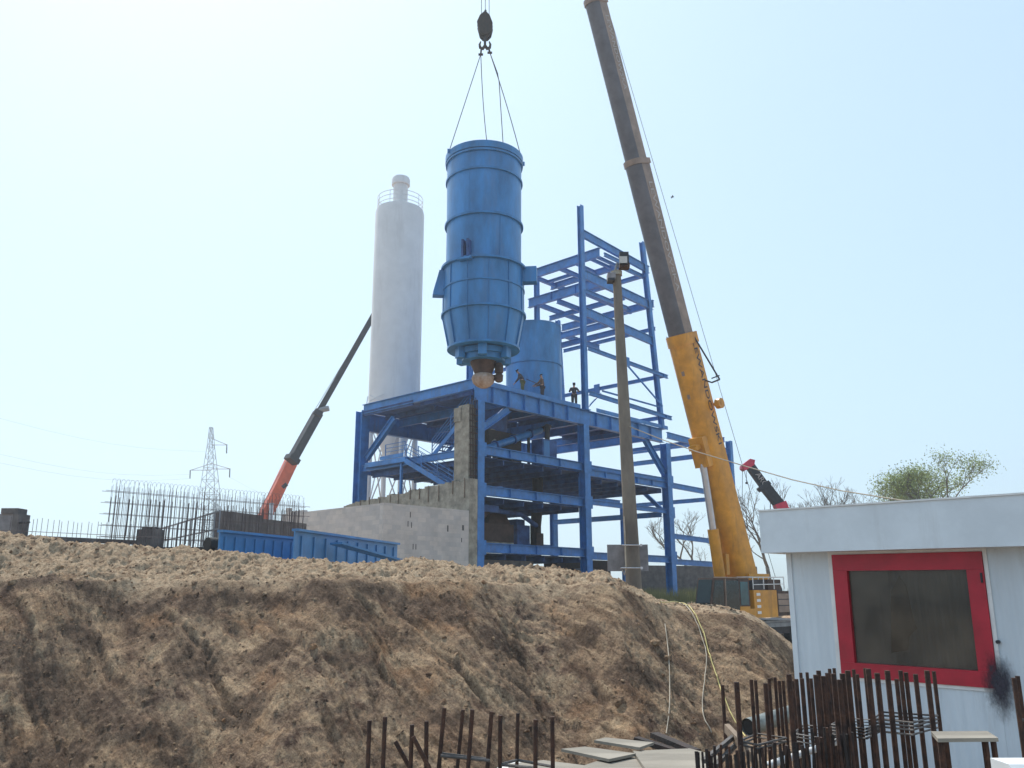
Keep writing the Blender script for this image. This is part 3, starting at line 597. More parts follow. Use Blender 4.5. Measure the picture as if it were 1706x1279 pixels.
# rebar grids
def rebar_grid(p0, n, sp, h0, h1, label, thick, layers=2, hoops=True):
    t = thing('rebar_grid', label, 'rebar', (p0.x, p0.y, h0), 'rebar grids standing behind the earth bank')
    N = 0
    for ly in range(layers):
        off = B*.32*ly
        for k in range(n):
            c = p0+A*(k*sp+random.uniform(-.03, .03))+off; N += 1
            if N > 98: break
            top = h1-(.12 if ly else 0)+random.uniform(-.05, .05)
            mb = MB().tube([(c.x, c.y, h0), (c.x+random.uniform(-.04, .04), c.y, top)], .009, 4)
            if thick and random.random() < .75:
                d_ = random.uniform(.7, 2.2); z1 = h1-.5+random.uniform(-.06, .06)
                mb.tube([(c.x+.025, c.y, z1-d_), (c.x+.03, c.y, z1)], .013, 5)
            build('upright_bar', mb, 'farbar', t)
        m_ = 11 if thick else 5
        for j in range(m_):
            z_ = h0+(h1-h0-.2)*(j+.7)/m_; build('cross_bar', MB().tube([p0+off-A*.3+Z*(z_-p0.z), p0+off+A*(n*sp+.2)+Z*(z_-p0.z)], .008, 4), 'farbar', t)
    if thick:                                   # the many finer bars between the larger ones
        mb = MB()
        for k in range(150):
            c = p0+A*(n*sp*k/150+random.uniform(-.02, .02))+B*(.32*(k % 2)); mb.tube([(c.x, c.y, h0), (c.x, c.y, h1-.1+random.uniform(-.1, .05))], .0055, 4, cap=False)
        o = build('fine_bars', mb, 'farbar', t); o['kind'] = 'stuff'
    if hoops:
        mb = MB()
        for k in range(0, n):
            c = p0+A*k*sp; pts = [c+B*(.16-.16*cos(q))+Z*(h1-.02+.14*sin(q)-c.z) for q in (0, .5, 1.05, 1.57, 2.1, 2.6, 3.14)]; mb.tube(pts, .0045, 4, cap=False)
        o = build('hoop_row', mb, 'farbar', t); o['kind'] = 'stuff'
p = at(183, 900, 28); rebar_grid(Vector((p.x, p.y, -.7)), 49, .152, -.7, 3.62, 'tall grid of upright rebar with hooped tops against the sky', True)
p = at(15, 900, 24.5); rebar_grid(Vector((p.x, p.y, -.7)), 34, .14, -.7, 2.12, 'low fine rebar grid between the grey block and the tall rebar grid', False, 1, False)
# odds and ends on the skyline at left
c = at(-8, 893, 26)
t = thing('concrete_block', 'grey concrete end wall with dark lump on top at the far left skyline', 'concrete block', (c.x, c.y, .5))
build('slab', MB().box((c.x-2, c.y, -.6), (c.x+.55, c.y+.5, 2.38)), 'sheet', t)
build('lump', MB().box((c.x+.1, c.y-.05, 2.382), (c.x+.62, c.y+.45, 2.55)).box((c.x+.5, c.y-.08, -.6), (c.x+.68, c.y+.55, 2.38)), 'concdark', t)
for z_ in (1.1, 2.1): build('pin', MB().tube([(c.x+.6, c.y, z_), (c.x+1.0, c.y, z_+.02)], .03, 6), 'dark', t)
p0 = at(72, 897, 27); p1 = at(235, 904, 30)
one('long_plank', MB().bar(p0, p1, .3, .14), 'concdark', 'long dark beam lying low across the left skyline behind the bank', 'beam')
c = at(243, 905, 29); t = thing('rubble_block', 'dark broken concrete block behind the tall rebar grid', 'concrete block', (c.x, c.y, G0))
build('block', MB().box((c.x-.35, c.y, G0), (c.x+.4, c.y+.5, 2.12)).box((c.x-.2, c.y+.02, 2.122), (c.x+.25, c.y+.4, 2.2)), 'concdark', t); build('footing', MB().box((c.x-.55, c.y-.3, G0), (c.x+2.6, c.y-.02, 1.5)), 'rustdark', t)
# formwork panel with studs (pale, leaning up to the right)
t = thing('formwork', 'pale ribbed formwork panel seen through the tall rebar grid', 'formwork', at(300, 915, 33))
q0 = at(258, 912, 34); q1 = at(362, 912, 30); z0, z1 = at(258, 883, 34).z, at(362, 851, 30).z
for k in range(15):
    f_ = k/14; pp = q0.lerp(q1, f_); zt = z0+(z1-z0)*f_; build('stud', MB().bar(Vector((pp.x, pp.y, .9)), Vector((pp.x, pp.y, zt)), .035, .035, A), 'pylon', t)
for f_ in (0, .33, .66, 1): build('rail', MB().bar(Vector((q0.x, q0.y, 1+(z0-1)*f_)), Vector((q1.x, q1.y, 1+(z1-1)*f_)), .05, .05), 'pylon', t)
c = at(353, 906, 25); t = thing('rubber_roll', 'black round roll standing at the left end of the blue troughs', 'roll', (c.x, c.y, G0))
build('roll', MB().tube([(c.x-.1, c.y-.1, c.z), (c.x+.25, c.y+.4, c.z)], .19, 18), 'tyre', t, True); build('stand', MB().box((c.x-.1, c.y, G0), (c.x+.2, c.y+.3, c.z-.1)), 'dark', t)
# blue ribbed troughs
def trough(x0, Y0, ytop0, x1, Y1, label, ribs, lip):
    p0 = at(x0, ytop0, Y0); p1 = at(x1, ytop0, Y1); p1.z = p0.z+lip; d = (p1-p0).normalized(); nrm = d.cross(Z).normalized()
    t = thing('steel_trough', label, 'steel panel', (p0.x, p0.y, G0), 'blue steel troughs behind the bank')
    hgt = 2.5
    mb = MB().hexa((p0+p1)/2-Z*hgt/2, (p1-p0)/2, nrm*.02, Z*hgt/2); build('side_panel', mb, 'troughblue', t)
    build('top_flange', MB().bar(p0+Z*.01+nrm*.02, p1+Z*.01+nrm*.02, .22, .07), 'troughblue', t)
    for k in range(ribs):
        f_ = (k+.5)/ribs; c = p0.lerp(p1, f_)+nrm*.05-Z*(hgt/2+.07); build('rib', MB().hexa(c, d*.035, nrm*.018, Z*(hgt/2-.06)), 'troughblue', t)
    build('far_panel', MB().hexa((p0+p1)/2-Z*(hgt/2)-nrm*.9+d*.7, (p1-p0)/2*.7, nrm*.02, Z*(hgt/2-.1)), 'troughblue', t)
    return t, p0, p1, nrm
M['troughblue'] = mat('trough_blue_paint', (.055, .20, .44), .4, 0, .2, 1.2, .1, 6)
trough(366, 24.2, 885, 493, 27.4, 'shorter blue ribbed steel trough at left behind the bank', 8, -.02)
t, p0, p1, nn = trough(491, 24.0, 883, 662, 31, 'longer blue ribbed steel trough in front of the block wall', 10, -.02)
q0 = at(560, 905, 25.5); q1 = at(700, 944, 29)
build('sloping_flange', MB().bar(q0, q1, .5, .06), 'troughblue', t)

# ================================================================== hanging silo
SY = 38.0
def ring(c, r0, r1, z0, z1, n=56): return MB().lathe(c, [(r0, z0), (r1, z0), (r1, z1), (r0, z1), (r0, z0)], n, cap=False)
def zat(y, Y=SY): return at(807, y, Y).z
cS = at(807, 262, SY); cS = Vector((cS.x, cS.y, 0))
def rpx(hw, y, Y=SY):
    d = _ray(807, y); t_ = Y/d.y; return hw/FPX*t_*.985
# side tangent points of a circle sit at the centre's depth: y rows below are the side rows
RZ = [(262, 66), (308, 65), (380, 67), (452, 72.5), (487, 69), (528, 72), (583, 60.5)]
hs = thing('hanging_silo', 'large blue steel silo hanging from the crane over the frame corner', 'silo', (cS.x, cS.y, zat(648)))
r0 = rpx(62.5, 262); r1 = rpx(63, 440); r2 = rpx(67.5, 470); r3 = rpx(68.5, 528); r4 = rpx(58, 583)
build('shell', MB().lathe(cS, [(r0-.02, zat(268)), (r0, zat(270)), (r1, zat(452))], 72), 'silo_blue', hs, True)
build('lower_shell', MB().lathe(cS, [(r2, zat(452)), (r2, zat(487)), (r3, zat(528)), (r4, zat(583)), (r4-.1, zat(583))], 72), 'silo_blue', hs, True)
for y_, hw in ((279, 65), (308, 65), (380, 66.5)): build('ring_stiffener', ring(cS, r0-.05, rpx(hw, y_), zat(y_)-.05, zat(y_)+.05), 'silo_blue', hs)
for y_, hw, th in ((452, 72.5, .05), (487, 69.5, .035), (528, 72, .05), (583, 61.5, .05)): build('flange', ring(cS, r4-.3, rpx(hw, y_), zat(y_)-th, zat(y_)+th), 'silo_blue', hs)
build('rim', ring(cS, r0-.06, rpx(65.5, 262), zat(278)+.055, zat(266)), 'silo_blue', hs)
for k in range(12):
    an = 2*pi*(k+.3)/12; u = Vector((cos(an), sin(an), 0))
    build('rib', MB().hexa(cS+u*(r2+.02)+Z*((zat(452)+zat(528))/2), u*.025, Vector((-u.y, u.x, 0))*.015, Z*((zat(452)-zat(528))/2-.05)), 'silo_blue', hs)
    mb = MB(); a0 = cS+u*(r3+.04)+Z*(zat(528)-.05); a1 = cS+u*(r4+.04)+Z*(zat(583)+.05)
    mb.bar(a0, a1, .02, .07, u); build('rib', mb, 'silo_blue', hs)
for k, (ya, yb_) in enumerate(((281, 306), (310, 378), (383, 448))):
    for j in range(3):
        an = 2*pi*(j/3+.13*k)+.4+pi; u = Vector((cos(an), sin(an), 0)); build('weld_seam', MB().hexa(cS+u*((r0+r1)/2+.004)+Z*((zat(ya)+zat(yb_))/2), u*.008, Vector((-u.y, u.x, 0))*.018, Z*((zat(ya)-zat(yb_))/2)), 'silo_blue', hs)
# under-structure
build('outlet_frame', MB().lathe(cS, [(rpx(42, 590), zat(583)-.06), (rpx(42, 590), zat(594)), (rpx(36, 600), zat(594)), (rpx(36, 600), zat(603)), (rpx(24, 605), zat(603))], 40), 'silo_blue', hs, True)
for k in range(6):
    an = 2*pi*(k+.5)/6; u = Vector((cos(an), sin(an), 0)); build('foot_plate', MB().hexa(cS+u*rpx(44, 595)+Z*(zat(593)), u*.16, Vector((-u.y, u.x, 0))*.2, Z*.26), 'silo_blue', hs)
build('outlet_cone', MB().lathe(cS, [(rpx(22, 606), zat(602)), (rpx(22, 606), zat(606)), (rpx(13, 627), zat(627))], 28), 'mach', hs, True)
build('dust_bag', MB().lathe(cS, [(rpx(16, 627), zat(624)), (rpx(19, 630), zat(627)), (rpx(20, 634), zat(631)), (rpx(17.5, 640), zat(638)), (rpx(12, 645), zat(643)), (rpx(6, 648), zat(646))], 24), 'dust', hs, True)
u = Vector((1, -.2, 0)).normalized(); mc = cS+u*rpx(27, 615)
build('motor', MB().lathe(mc, [(.10, zat(638)), (.18, zat(636)), (.2, zat(626)), (.13, zat(624)), (.2, zat(622)), (.2, zat(610)), (.12, zat(606))], 14).hexa(mc-u*.2+Z*zat(630), u*.15, (0, .1, 0), Z*.12), 'mach', hs, True)
def bracket(ang, front=False):
    u = Vector((cos(ang), sin(ang), 0)); v = Vector((-u.y, u.x, 0)); zt, zb = zat(455), zat(495)
    mb = MB()
    for s_ in (-1, 1):
        a = [cS+u*(r2-.02)+Z*zt, cS+u*(r2+.22)+Z*zt, cS+u*(r2+.5)+Z*(zb+.12), cS+u*(r2+.5)+Z*zb, cS+u*(r2-.02)+Z*zb]
        vs = [p_+v*(s_*.2-.02) for p_ in a]+[p_+v*(s_*.2+.02) for p_ in a]; n = 5
        mb.add(vs, [tuple(range(5))[::-1], tuple(range(5, 10))]+[(i, (i+1) % n, (i+1) % n+n, i+n) for i in range(n)])
    mb.hexa(cS+u*(r2+.24)+Z*(zb-.02), u*.28, v*.24, Z*.018)
    build('support_bracket', mb, 'silo_blue', hs)
bracket(pi+.12)
# right side box bracket and front twin plates
u = Vector((cos(-.1), sin(-.1), 0)); v = Vector((-u.y, u.x, 0)); build('support_bracket', MB().hexa(cS+u*(r2+.3)+Z*zat(462), u*.34, v*.26, Z*.38), 'silo_blue', hs)
an = atan2(-1, -.42); u = Vector((cos(an), sin(an), 0)); v = Vector((-u.y, u.x, 0))
for s_ in (-1, 1): build('bracket_plate', MB().hexa(cS+u*(r1+.16)+v*s_*.13+Z*(zat(438)), u*.16, v*.05, Z*.42), 'deck', hs)
build('support_bracket', MB().hexa(cS+u*(r1+.2)+Z*(zat(455)-.02), u*.2, v*.32, Z*.05), 'silo_blue', hs)
bracket(1.4)
# rim lugs and slings
lug_ang = [pi+.55, .62+pi/2+1.0, .9, -.22]
lugs = []
hookP = at(808, 80, SY)
sl_t = [at(753, 246, SY-.9), at(815, 236, SY+.2), at(832, 236, SY+.3), at(873, 260, SY+.3)]
for k, p_ in enumerate(sl_t):
    d_ = Vector((p_.x-cS.x, p_.y-cS.y, 0))
    if k in (1, 2): d_ = Vector((p_.x-cS.x, 1.4 if k == 1 else 1.2, 0))
    u = d_.normalized(); q = cS+u*(r0+.04)+Z*(zat(268)); lugs.append(q+u*.06)
    build('lifting_lug', MB().hexa(q+u*.06, u*.09, Vector((-u.y, u.x, 0))*.02, Z*.11), 'silo_blue', hs)

# hook block
t = thing('hook_block', 'dark crane hook block above the hanging silo', 'hook block', hookP)
hx, hy = hookP.x, hookP.y
def hz(y): return at(808, y, SY).z
def hxp(x, y): return at(x, y, SY)
mb = MB()
for s_ in (-.26, 0, .26):
    pts = [(795, 42), (800, 31), (806, 26), (809, 24), (816, 31), (821, 44), (818, 56), (812, 62), (804, 62), (799, 57)]
    n = len(pts); vs = [hxp(*q_)+Vector((0, s_-.06, 0)) for q_ in pts]+[hxp(*q_)+Vector((0, s_+.06, 0)) for q_ in pts]
    mb.add(vs, [tuple(range(n))[::-1], tuple(range(n, 2*n))]+[(i, (i+1) % n, (i+1) % n+n, i+n) for i in range(n)])
build('cheek_plates', mb, 'rustdark', t)
for s_ in (-.13, .13): build('sheave', MB().tube([hxp(808, 42)+Vector((0, s_-.05, 0)), hxp(808, 42)+Vector((0, s_+.05, 0))], .3, 20), 'dark', t)
build('shackle', MB().tube([hxp(808, 26), hxp(809, 17)], [.09, .06], 8), 'dark', t)
build('hook_stem', MB().tube([hxp(808, 61), hxp(808, 76)], .07, 8), 'dark', t)
for s_ in (-1, 1):
    pts = [hxp(808, 76), hxp(808+s_*4, 81), hxp(808+s_*8, 79), hxp(808+s_*9, 74), hxp(808+s_*7, 69)]
    build('hook', MB().tube(pts, [.08, .09, .08, .06, .03], 8), 'rustdark', t, True)
shk = [hxp(801, 90), hxp(816, 87)]
for k, nm in ((0, 'left'), (1, 'right')):
    s_ = one('shackle', MB().tube([hxp(802+12*k, 79), shk[k]], .05, 6).tube([shk[k]+Vector((-.12, 0, -.02)), shk[k]+Vector((.12, 0, -.02))], .06, 6), 'rustdark', '%s of the two shackles under the crane hook' % nm, 'shackle', 'shackles under the hook')
def chain(p0, p1, sag=0):
    p0 = Vector(p0); p1 = Vector(p1); mb = MB(); pts = []; n = 12
    for i in range(n+1):
        f_ = i/n; pts.append(p0.lerp(p1, f_)+Vector((-sag*sin(pi*f_), 0, 0)))
    return mb.tube(pts, .022, 6)
for k, (s_, sag, lb) in enumerate(((0, 0, 'leftmost lifting sling, from the hook to the near left of the silo rim'), (0, .1, 'second lifting sling from the left, down behind the silo rim'), (1, -.55, 'third lifting sling from the left, hanging almost upright behind the silo rim'), (1, -.06, 'rightmost lifting sling, from the hook to the right of the silo rim'))):
    one('lifting_sling', chain(shk[s_], lugs[k], sag) if k != 2 else MB().tube([shk[1], at(823, 106, SY), at(829, 122, SY), at(831.5, 136, SY), lugs[2]], .022, 6), 'rope', lb, 'sling', 'slings carrying the silo', True)

# ================================================================== second blue silo on the deck
S2 = L(8.35, 2.75, 12.5)
def s2z(y): return at(893, y, S2.y).z
dS = S2.y/_ray(893, 600).y; R2 = 46.5/FPX*dS*.99; zt = s2z(548)
t = thing('blue_silo', 'shorter blue silo standing on the deck behind the two workers', 'silo', S2)
c2 = Vector((S2.x, S2.y, 0))
build('shell', MB().lathe(c2, [(R2, 12.52), (R2, zt)], 64), 'silo_blue', t, True)
for y_ in (612,): build('flange', ring(c2, R2-.05, R2+.07, s2z(y_)-.04, s2z(y_)+.04), 'silo_blue', t)
build('rim', ring(c2, R2-.03, R2+.03, zt, zt+.06), 'silo_blue', t)
build('base_ring', ring(c2, R2-.05, R2+.12, 12.5, 12.6), 'silo_blue', t)

# ================================================================== white silo
WY = 66.0; cW = at(665, 345, WY); cW = Vector((at(660, 560, WY).x, WY, 0))
def wz(y): return at(660, y, WY).z
RW = 42.5/FPX*(WY/_ray(660, 600).y)*.99
t = thing('white_silo', 'tall white cylindrical silo with railed top behind the blue frame', 'silo', (cW.x, cW.y, G0))
build('shell', MB().lathe(cW, [(RW*.93, wz(684)), (RW, wz(682)), (RW, wz(358)), (RW*.96, wz(352)), (RW*.3, wz(348))], 64), 'white', t, True)
build('cone', MB().lathe(cW, [(.3, wz(790)), (RW*.93, wz(686))], 32), 'white', t, True)
build('filter_stem', MB().lathe(cW, [(.62, wz(351)), (.62, wz(309))], 32), 'white', t, True)
build('filter_cap', MB().lathe(cW, [(.78, wz(309)), (.78, wz(300)), (.70, wz(297))], 32), 'white', t, True)
rr = RW*.93
for h_ in (.35, .75, 1.15): build('guard_rail', ring(cW, rr-.02, rr+.02, wz(353)+h_-.02, wz(353)+h_+.02, 40), 'white', t)
for k in range(9):
    an = 2*pi*k/9+.2; build('rail_post', MB().tube([cW+Vector((rr*cos(an), rr*sin(an), wz(356))), cW+Vector((rr*cos(an), rr*sin(an), wz(353)+1.17))], .025, 6), 'white', t)
LG = [Vector((cos(a_), sin(a_), 0))*RW*.92 for a_ in (.5, .5+pi/2, .5+pi, .5+3*pi/2)]
for q in LG: build('leg', MB().tube([cW+q+Z*G0, cW+q+Z*(wz(680))], .2, 14), 'white', t, True)
for i in range(4):
    p_, q_ = LG[i], LG[(i+1) % 4]
    for z0, z1 in ((2.5, 6.2), (6.2, wz(712))):
        build('brace', MB().tube([cW+p_+Z*z0, cW+q_+Z*z1], .06, 6), 'white', t); build('brace', MB().tube([cW+q_+Z*z0, cW+p_+Z*z1], .06, 6), 'white', t)
    build('ring_beam', MB().bar(cW+p_+Z*(wz(706)), cW+q_+Z*wz(706), .16, .3), 'white', t)
build('hatch_frame', MB().bar(at(616, 668, WY-2), at(640, 655, WY-2.2), .05, .05).bar(at(616, 658, WY-2), at(640, 670, WY-2.2), .05, .05), 'white', t)
build('access_ladder', MB().bar(at(613, 660, WY-1.8), at(611, 672, WY-1.8), .06, .06), 'white', t)

# ================================================================== yellow crane
BP0 = at(1240, 985, 52); BT = at(808, -709, 38); ax = (BT-BP0).normalized()
lean = Vector((ax.x, ax.y, 0)).normalized(); side = Vector((-lean.y, lean.x, 0))
if side.y > 0: side = -side             # towards the camera
nrm = side.cross(ax); 
if nrm.z > 0: nrm = -nrm                # underside direction
cr = thing('mobile_crane', 'large yellow mobile crane with its telescopic boom raised', 'crane', (BP0.x, BP0.y, -3.3))
def bt(y):                              # parameter where the boom crosses pixel row y
    lo, hi = 0, (BT-BP0).length
    for _ in range(55):
        mid = (lo+hi)/2
        if prj(BP0+ax*mid)[1] > y: lo = mid
        else: hi = mid
    return lo
def bsec(w_, h_, k=6):                  # closed outline: flat top and sides, rounded underside
    pts = [(-w_/2, h_*.5), (-w_/2, -h_*.12)]
    for i in range(1, k): an = pi*i/k; pts.append((-w_/2*cos(an), -h_*.12-h_*.38*sin(an)))
    pts += [(w_/2, -h_*.12), (w_/2, h_*.5)]
    return pts
def boom(y0, y1, w_, h_, m, nm='boom_section', w1=None, h1=None):
    t0, t1 = bt(y0), bt(y1); s0 = bsec(w_, h_); s1 = bsec(w1 or w_, h1 or h_); n = len(s0); mb = MB()
    a0 = BP0+ax*t0; a1 = BP0+ax*t1
    vs = [a0+side*x-nrm*y for x, y in s0]+[a1+side*x-nrm*y for x, y in s1]
    fs = []; 
    for i in range(n): fs.append((i, (i+1) % n, (i+1) % n+n, i+n))
    fs += [tuple(range(n))[::-1], tuple(range(n, 2*n))]
    mb.add(vs, fs)
    if isinstance(m, tuple):
        mb.m = [1 if i in (n-2, n-1) else 0 for i in range(n)]+[0, 0]
    return build(nm, mb, m, cr, True)
W0, W1, W2, W3 = 1.34, 1.13, 1.0, .90
H0, H1, H2, H3 = 1.55, 1.32, 1.18, 1.05
boom(985, 566, W0*1.02, H0*1.02, 'yellow', 'base_boom', W0, H0)
boom(566, 272, W1, H1, ('boomgrey', 'boomside')); boom(272, 4, W2, H2, ('boomgrey', 'boomside')); boom(4, -690, W3, H3, ('boomgrey', 'boomside'))
boom(576, 558, W0+.12, H0+.12, 'yellow', 'boom_collar'); boom(277, 268, W1+.14, H1+.12, 'boomside', 'boom_collar'); boom(8, 0, W2+.14, H2+.12, 'boomside', 'boom_collar')
def bpt(y, s_, n_): return BP0+ax*bt(y)+side*s_+nrm*n_
build('boom_head', MB().hexa(BP0+ax*(bt(-700)), ax*.9, side*.5, nrm*.7), 'yellow', cr)
# lettering on the side facing the camera, reading down the boom
text('lettering', 'LEWANDOWSKI', .50, bpt(571, W0/2+.02, -.2), -ax, side, 'letterdark', cr, .004, 0, 1.75).location
text('lettering', 'LEWANDOWSKA', .50, bpt(306, W1/2+.02, -.06), -ax, side, 'letter', cr, .004, 0, 1.75)
text('lettering', 'LEWANDOWSKA', .46, bpt(30, W2/2+.02, -.06), -ax, side, 'letter', cr, .004, 0, 1.3)
# fittings on the base boom
a = bpt(566, W0/2, -.5); b_ = at(1199, 632, a.y-.2); c = at(1186, 637, a.y-.2)
build('rope_guide', MB().tube([a, b_], .05, 6).tube([b_, c, bpt(640, W0/2, -.6)], .05, 6).tube([b_+Z*.25, c+Z*.25], .04, 6), 'dark', cr)
c = at(1197, 672, bpt(672, 0, 0).y-.3); build('hose_drum', MB().tube([c-side*.1, c+side*.22], .31, 20).tube([c-side*.3, c+side*.25], .1, 10), 'yellow', cr, True)
build('boom_light', MB().tube([at(1136, 628, 49), at(1130, 622, 49)], .05, 6).tube([at(1130, 622, 49), at(1128, 620, 49)], .1, 6).tube([at(1134, 634, 49), at(1131, 626, 49)], .04, 6), 'dark', cr)
build('antenna', MB().tube([at(1120, 570, 48.5), at(1110, 561, 48.5)], .02, 5).tube([at(1121, 567, 48.5), at(1112, 562, 48.5)], .015, 5), 'dark', cr)
build('rope', MB().tube([at(1292, 962, 53), at(800, -709, 38)], .016, 5), 'rope', cr)
for y_, dx_ in ((620, .12), (658, .1)): build('service_plate', MB().hexa(bpt(y_, dx_, H0/2-.02+(-.012 if abs(dx_) > .2 else .0)), ax*.14, side*.09, nrm*.02), 'boomside', cr)
# luffing cylinder
rt = bpt(748, .0, H0/2-.05); k0 = at(1203, 985, 50.6)
k1 = k0.lerp(rt, .44)
build('lift_cylinder', MB().tube([k0, k1], .33, 20), 'yellow', cr, True); build('lift_rod', MB().tube([k1, rt], .21, 18), 'chrome', cr, True)
build('cylinder_lug', MB().hexa(rt-nrm*.1, ax*.9, side*.5, nrm*.42).hexa(bpt(738, .0, H0/2+.25), ax*.15, side*.28, nrm*.5), 'yellow', cr)
build('hose_box', MB().hexa(at(1208, 940, 50.6), lean*.16, side*.2, Z*.6), 'yellow', cr)
# superstructure
SC = Vector((BP0.x, BP0.y, .30))+lean*3.0
def cp(f, s_, z_): return SC+lean*f+side*s_+Z*z_
def cbox(f0, f1, s0, s1, z0, z1): return MB().hexa(cp((f0+f1)/2, (s0+s1)/2, (z0+z1)/2), lean*(f1-f0)/2, side*(s1-s0)/2, Z*(z1-z0)/2)
build('turntable', cbox(-5.2, .6, -1.4, 1.1, -1.75, -1.0), 'yellow', cr)
for s_ in (-.86, .86): build('boom_bracket', cbox(-4.4, -2.2, s_-.06, s_+.06, -1.0, .7), 'yellow', cr)
build('engine_housing', cbox(-2.75, -.35, 1.12, 2.3, -1.75, -.25), 'yellow', cr)
for k in range(4): build('warning_stripe', cbox(-1.0, -.62, 2.302, 2.312, -1.55+k*.33, -1.40+k*.33), 'pvc', cr)
build('rear_panel', cbox(-7.5, -2.8, 1.0, 2.2, -1.7, -.3), 'mach', cr); build('vent_panel', cbox(-6.6, -3.0, 2.202, 2.23, -1.5, -.45), 'boomside', cr)
for z_ in (-1.15, -.8): build('trim', cbox(-6.6, -3.0, 2.232, 2.25, z_, z_+.05), 'dark', cr)
mb = MB()
for z_ in (.05, .45): 
    for s_ in (1.2, 2.2): mb.bar(cp(-.5, s_, z_), cp(-3.8, s_, z_+.05), .04, .04)
for f_ in (-.5, -1.6, -2.7, -3.8):
    for s_ in (1.2, 2.2): mb.bar(cp(f_, s_, -.2), cp(f_, s_, .5), .04, .04, lean)
    mb.bar(cp(f_, 1.2, .48), cp(f_, 2.2, .48), .04, .04)
build('guard_rail', mb, 'pvc', cr); build('air_box', cbox(-1.9, -.6, 1.3, 2.1, -.248, .3), 'dark', cr); build('air_box', cbox(-3.6, -2.2, 1.2, 2.1, -.248, .35), 'mach', cr); build('winch', MB().tube([cp(-5.4, -.8, -.3), cp(-5.4, .9, -.3)], .4, 18), 'dark', cr, True)
# cab
cb = build('cab', MB().poly(cp(1.9, 1.35, -.7), cp(1.9, 2.35, -.7), [(-1.75, -1.0), (1.75, -1.0), (1.95, -.2), (1.6, 1.08), (-1.75, 1.08)], Z), 'mach', cr)
cab_c = cp(1.9, 2.36, -.7)
def cabq(pts, nm, m, off=.01):
    vs = [cab_c+lean*x+Z*y+side*off for x, y in pts]; vs2 = [v-side*.02 for v in vs]; n = len(vs)
    return build(nm, MB().add(vs+vs2, [tuple(range(n)), tuple(range(n, 2*n))[::-1]]+[(i, (i+1) % n, (i+1) % n+n, i+n) for i in range(n)]), m, cb)
cabq([(.75, -.8), (1.66, -.8), (1.82, -.2), (1.5, .96), (.75, .96)], 'front_window', 'glass'); cabq([(-.7, -.9), (.55, -.9), (.55, .96), (-.7, .96)], 'door_window', 'glass'); cabq([(-1.6, -.35), (-.85, -.35), (-.85, .9), (-1.6, .9)], 'rear_window', 'tealglass')
build('windscreen', MB().poly(cp(1.9, 1.42, -.7), cp(1.9, 2.28, -.7), [(1.76, -.9), (1.965, -.2), (1.64, 1.0), (1.60, 1.0), (1.92, -.2), (1.73, -.9)], Z), 'glass', cb)
build('door_pillar', MB().bar(cab_c+lean*.66-Z*1.0+side*.03, cab_c+lean*.62+Z*1.05+side*.03, .05, .08, side), 'boomside', cb); build('roof_rail', MB().bar(cab_c-lean*1.75+Z*1.12, cab_c+lean*1.6+Z*1.12, .05, .06), 'boomside', cb)
build('cab_panel', MB().hexa(cab_c-lean*1.2-Z*.7+side*.012, lean*.5, side*.01, Z*.28), 'yellow', cb)
build('walkway', cbox(-.3, 3.7, 1.1, 2.4, -1.95, -1.78), 'yellow', cr); build('side_panel', cbox(-.35, 1.0, 2.32, 2.36, -1.75, -1.25), 'yellow', cr)
# carrier
build('carrier', cbox(-8.5, 8, -1.4, 1.5, -2.75, -2.0), 'dark', cr); build('carrier_deck', cbox(-8.5, 7, 1.502, 1.6, -2.35, -2.12), 'grey', cr)
build('carrier_body', cbox(-8.5, -1, 1.5, 1.56, -2.1, -1.98), 'grey', cr)
for f_ in (-7.4, -5.8, -3.2, -1.6, 2.4, 4.0, 5.6):
    for s_ in (-1.2, 1.3):
        wv = build('wheel', MB().tube([cp(f_, s_-.2, -2.75), cp(f_, s_+.2, -2.75)], .62, 24), 'tyre', cr, True); build('rim', MB().tube([cp(f_, s_-.21, -2.75), cp(f_, s_+.21, -2.75)], .3, 16), 'grey', wv, True)
for f_ in (-8, 1.0): build('outrigger', cbox(f_-.2, f_+.2, -3.6, 3.8, -2.6, -2.3).add(cbox(f_-.35, f_+.35, 3.5, 4.1, -3.35, -3.2).v, cbox(f_-.35, f_+.35, 3.5, 4.1, -3.35, -3.2).f), 'yellow', cr)
# hoist ropes (part of the crane)
for x_ in (802, 808.5, 815): build('rope', MB().tube([at(x_, 30 if x_ != 808.5 else 18, SY), BT+Vector(((x_-808)*.02, 0, -.5))], .018, 5), 'rope', cr)

# ================================================================== left orange crane
def simple_crane(nm, label, segs, Yd, w0, base, m_body):
    t = thing(nm, label, 'crane', base)
    for k, (x0, y0, x1, y1, w_, m) in enumerate(segs):
        p0, p1 = at(x0, y0, Yd), at(x1, y1, Yd+2); build('boom_section', MB().bar(p0, p1, w_*.9, w_, Z), m, t)
        if k: build('boom_collar', MB().bar(p0-(p1-p0).normalized()*.25, p0+(p1-p0).normalized()*.25, w_*1.25, w_*1.45, Z), m if k == 1 else 'dark', t)
    return t
t = simple_crane('boom_crane', 'distant orange crane with dark upper boom left of the white silo', [(420, 905, 487, 765, 1.1, 'orange'), (487, 765, 530, 688, .82, 'dark'), (530, 688, 628, 515, .55, 'dark')], 80, 1, (at(425, 905, 80).x, 80, G0-.6), 'orange')
bx = at(420, 900, 80); build('turret', MB().box((bx.x-1.6, bx.y-1.2, .8), (bx.x+2.4, bx.y+1.4, bx.z+.6)), 'orange', t); build('carrier', MB().box((bx.x-6, bx.y-1.3, -.4), (bx.x+5, bx.y+1.3, .75)), 'dark', t)
for k in range(4):
    for s_ in (-1.2, 1.2): build('wheel', MB().tube([(bx.x-5+k*2.8, bx.y+s_-.2, -.55), (bx.x-5+k*2.8, bx.y+s_+.2, -.55)], .6, 18), 'tyre', t, True)
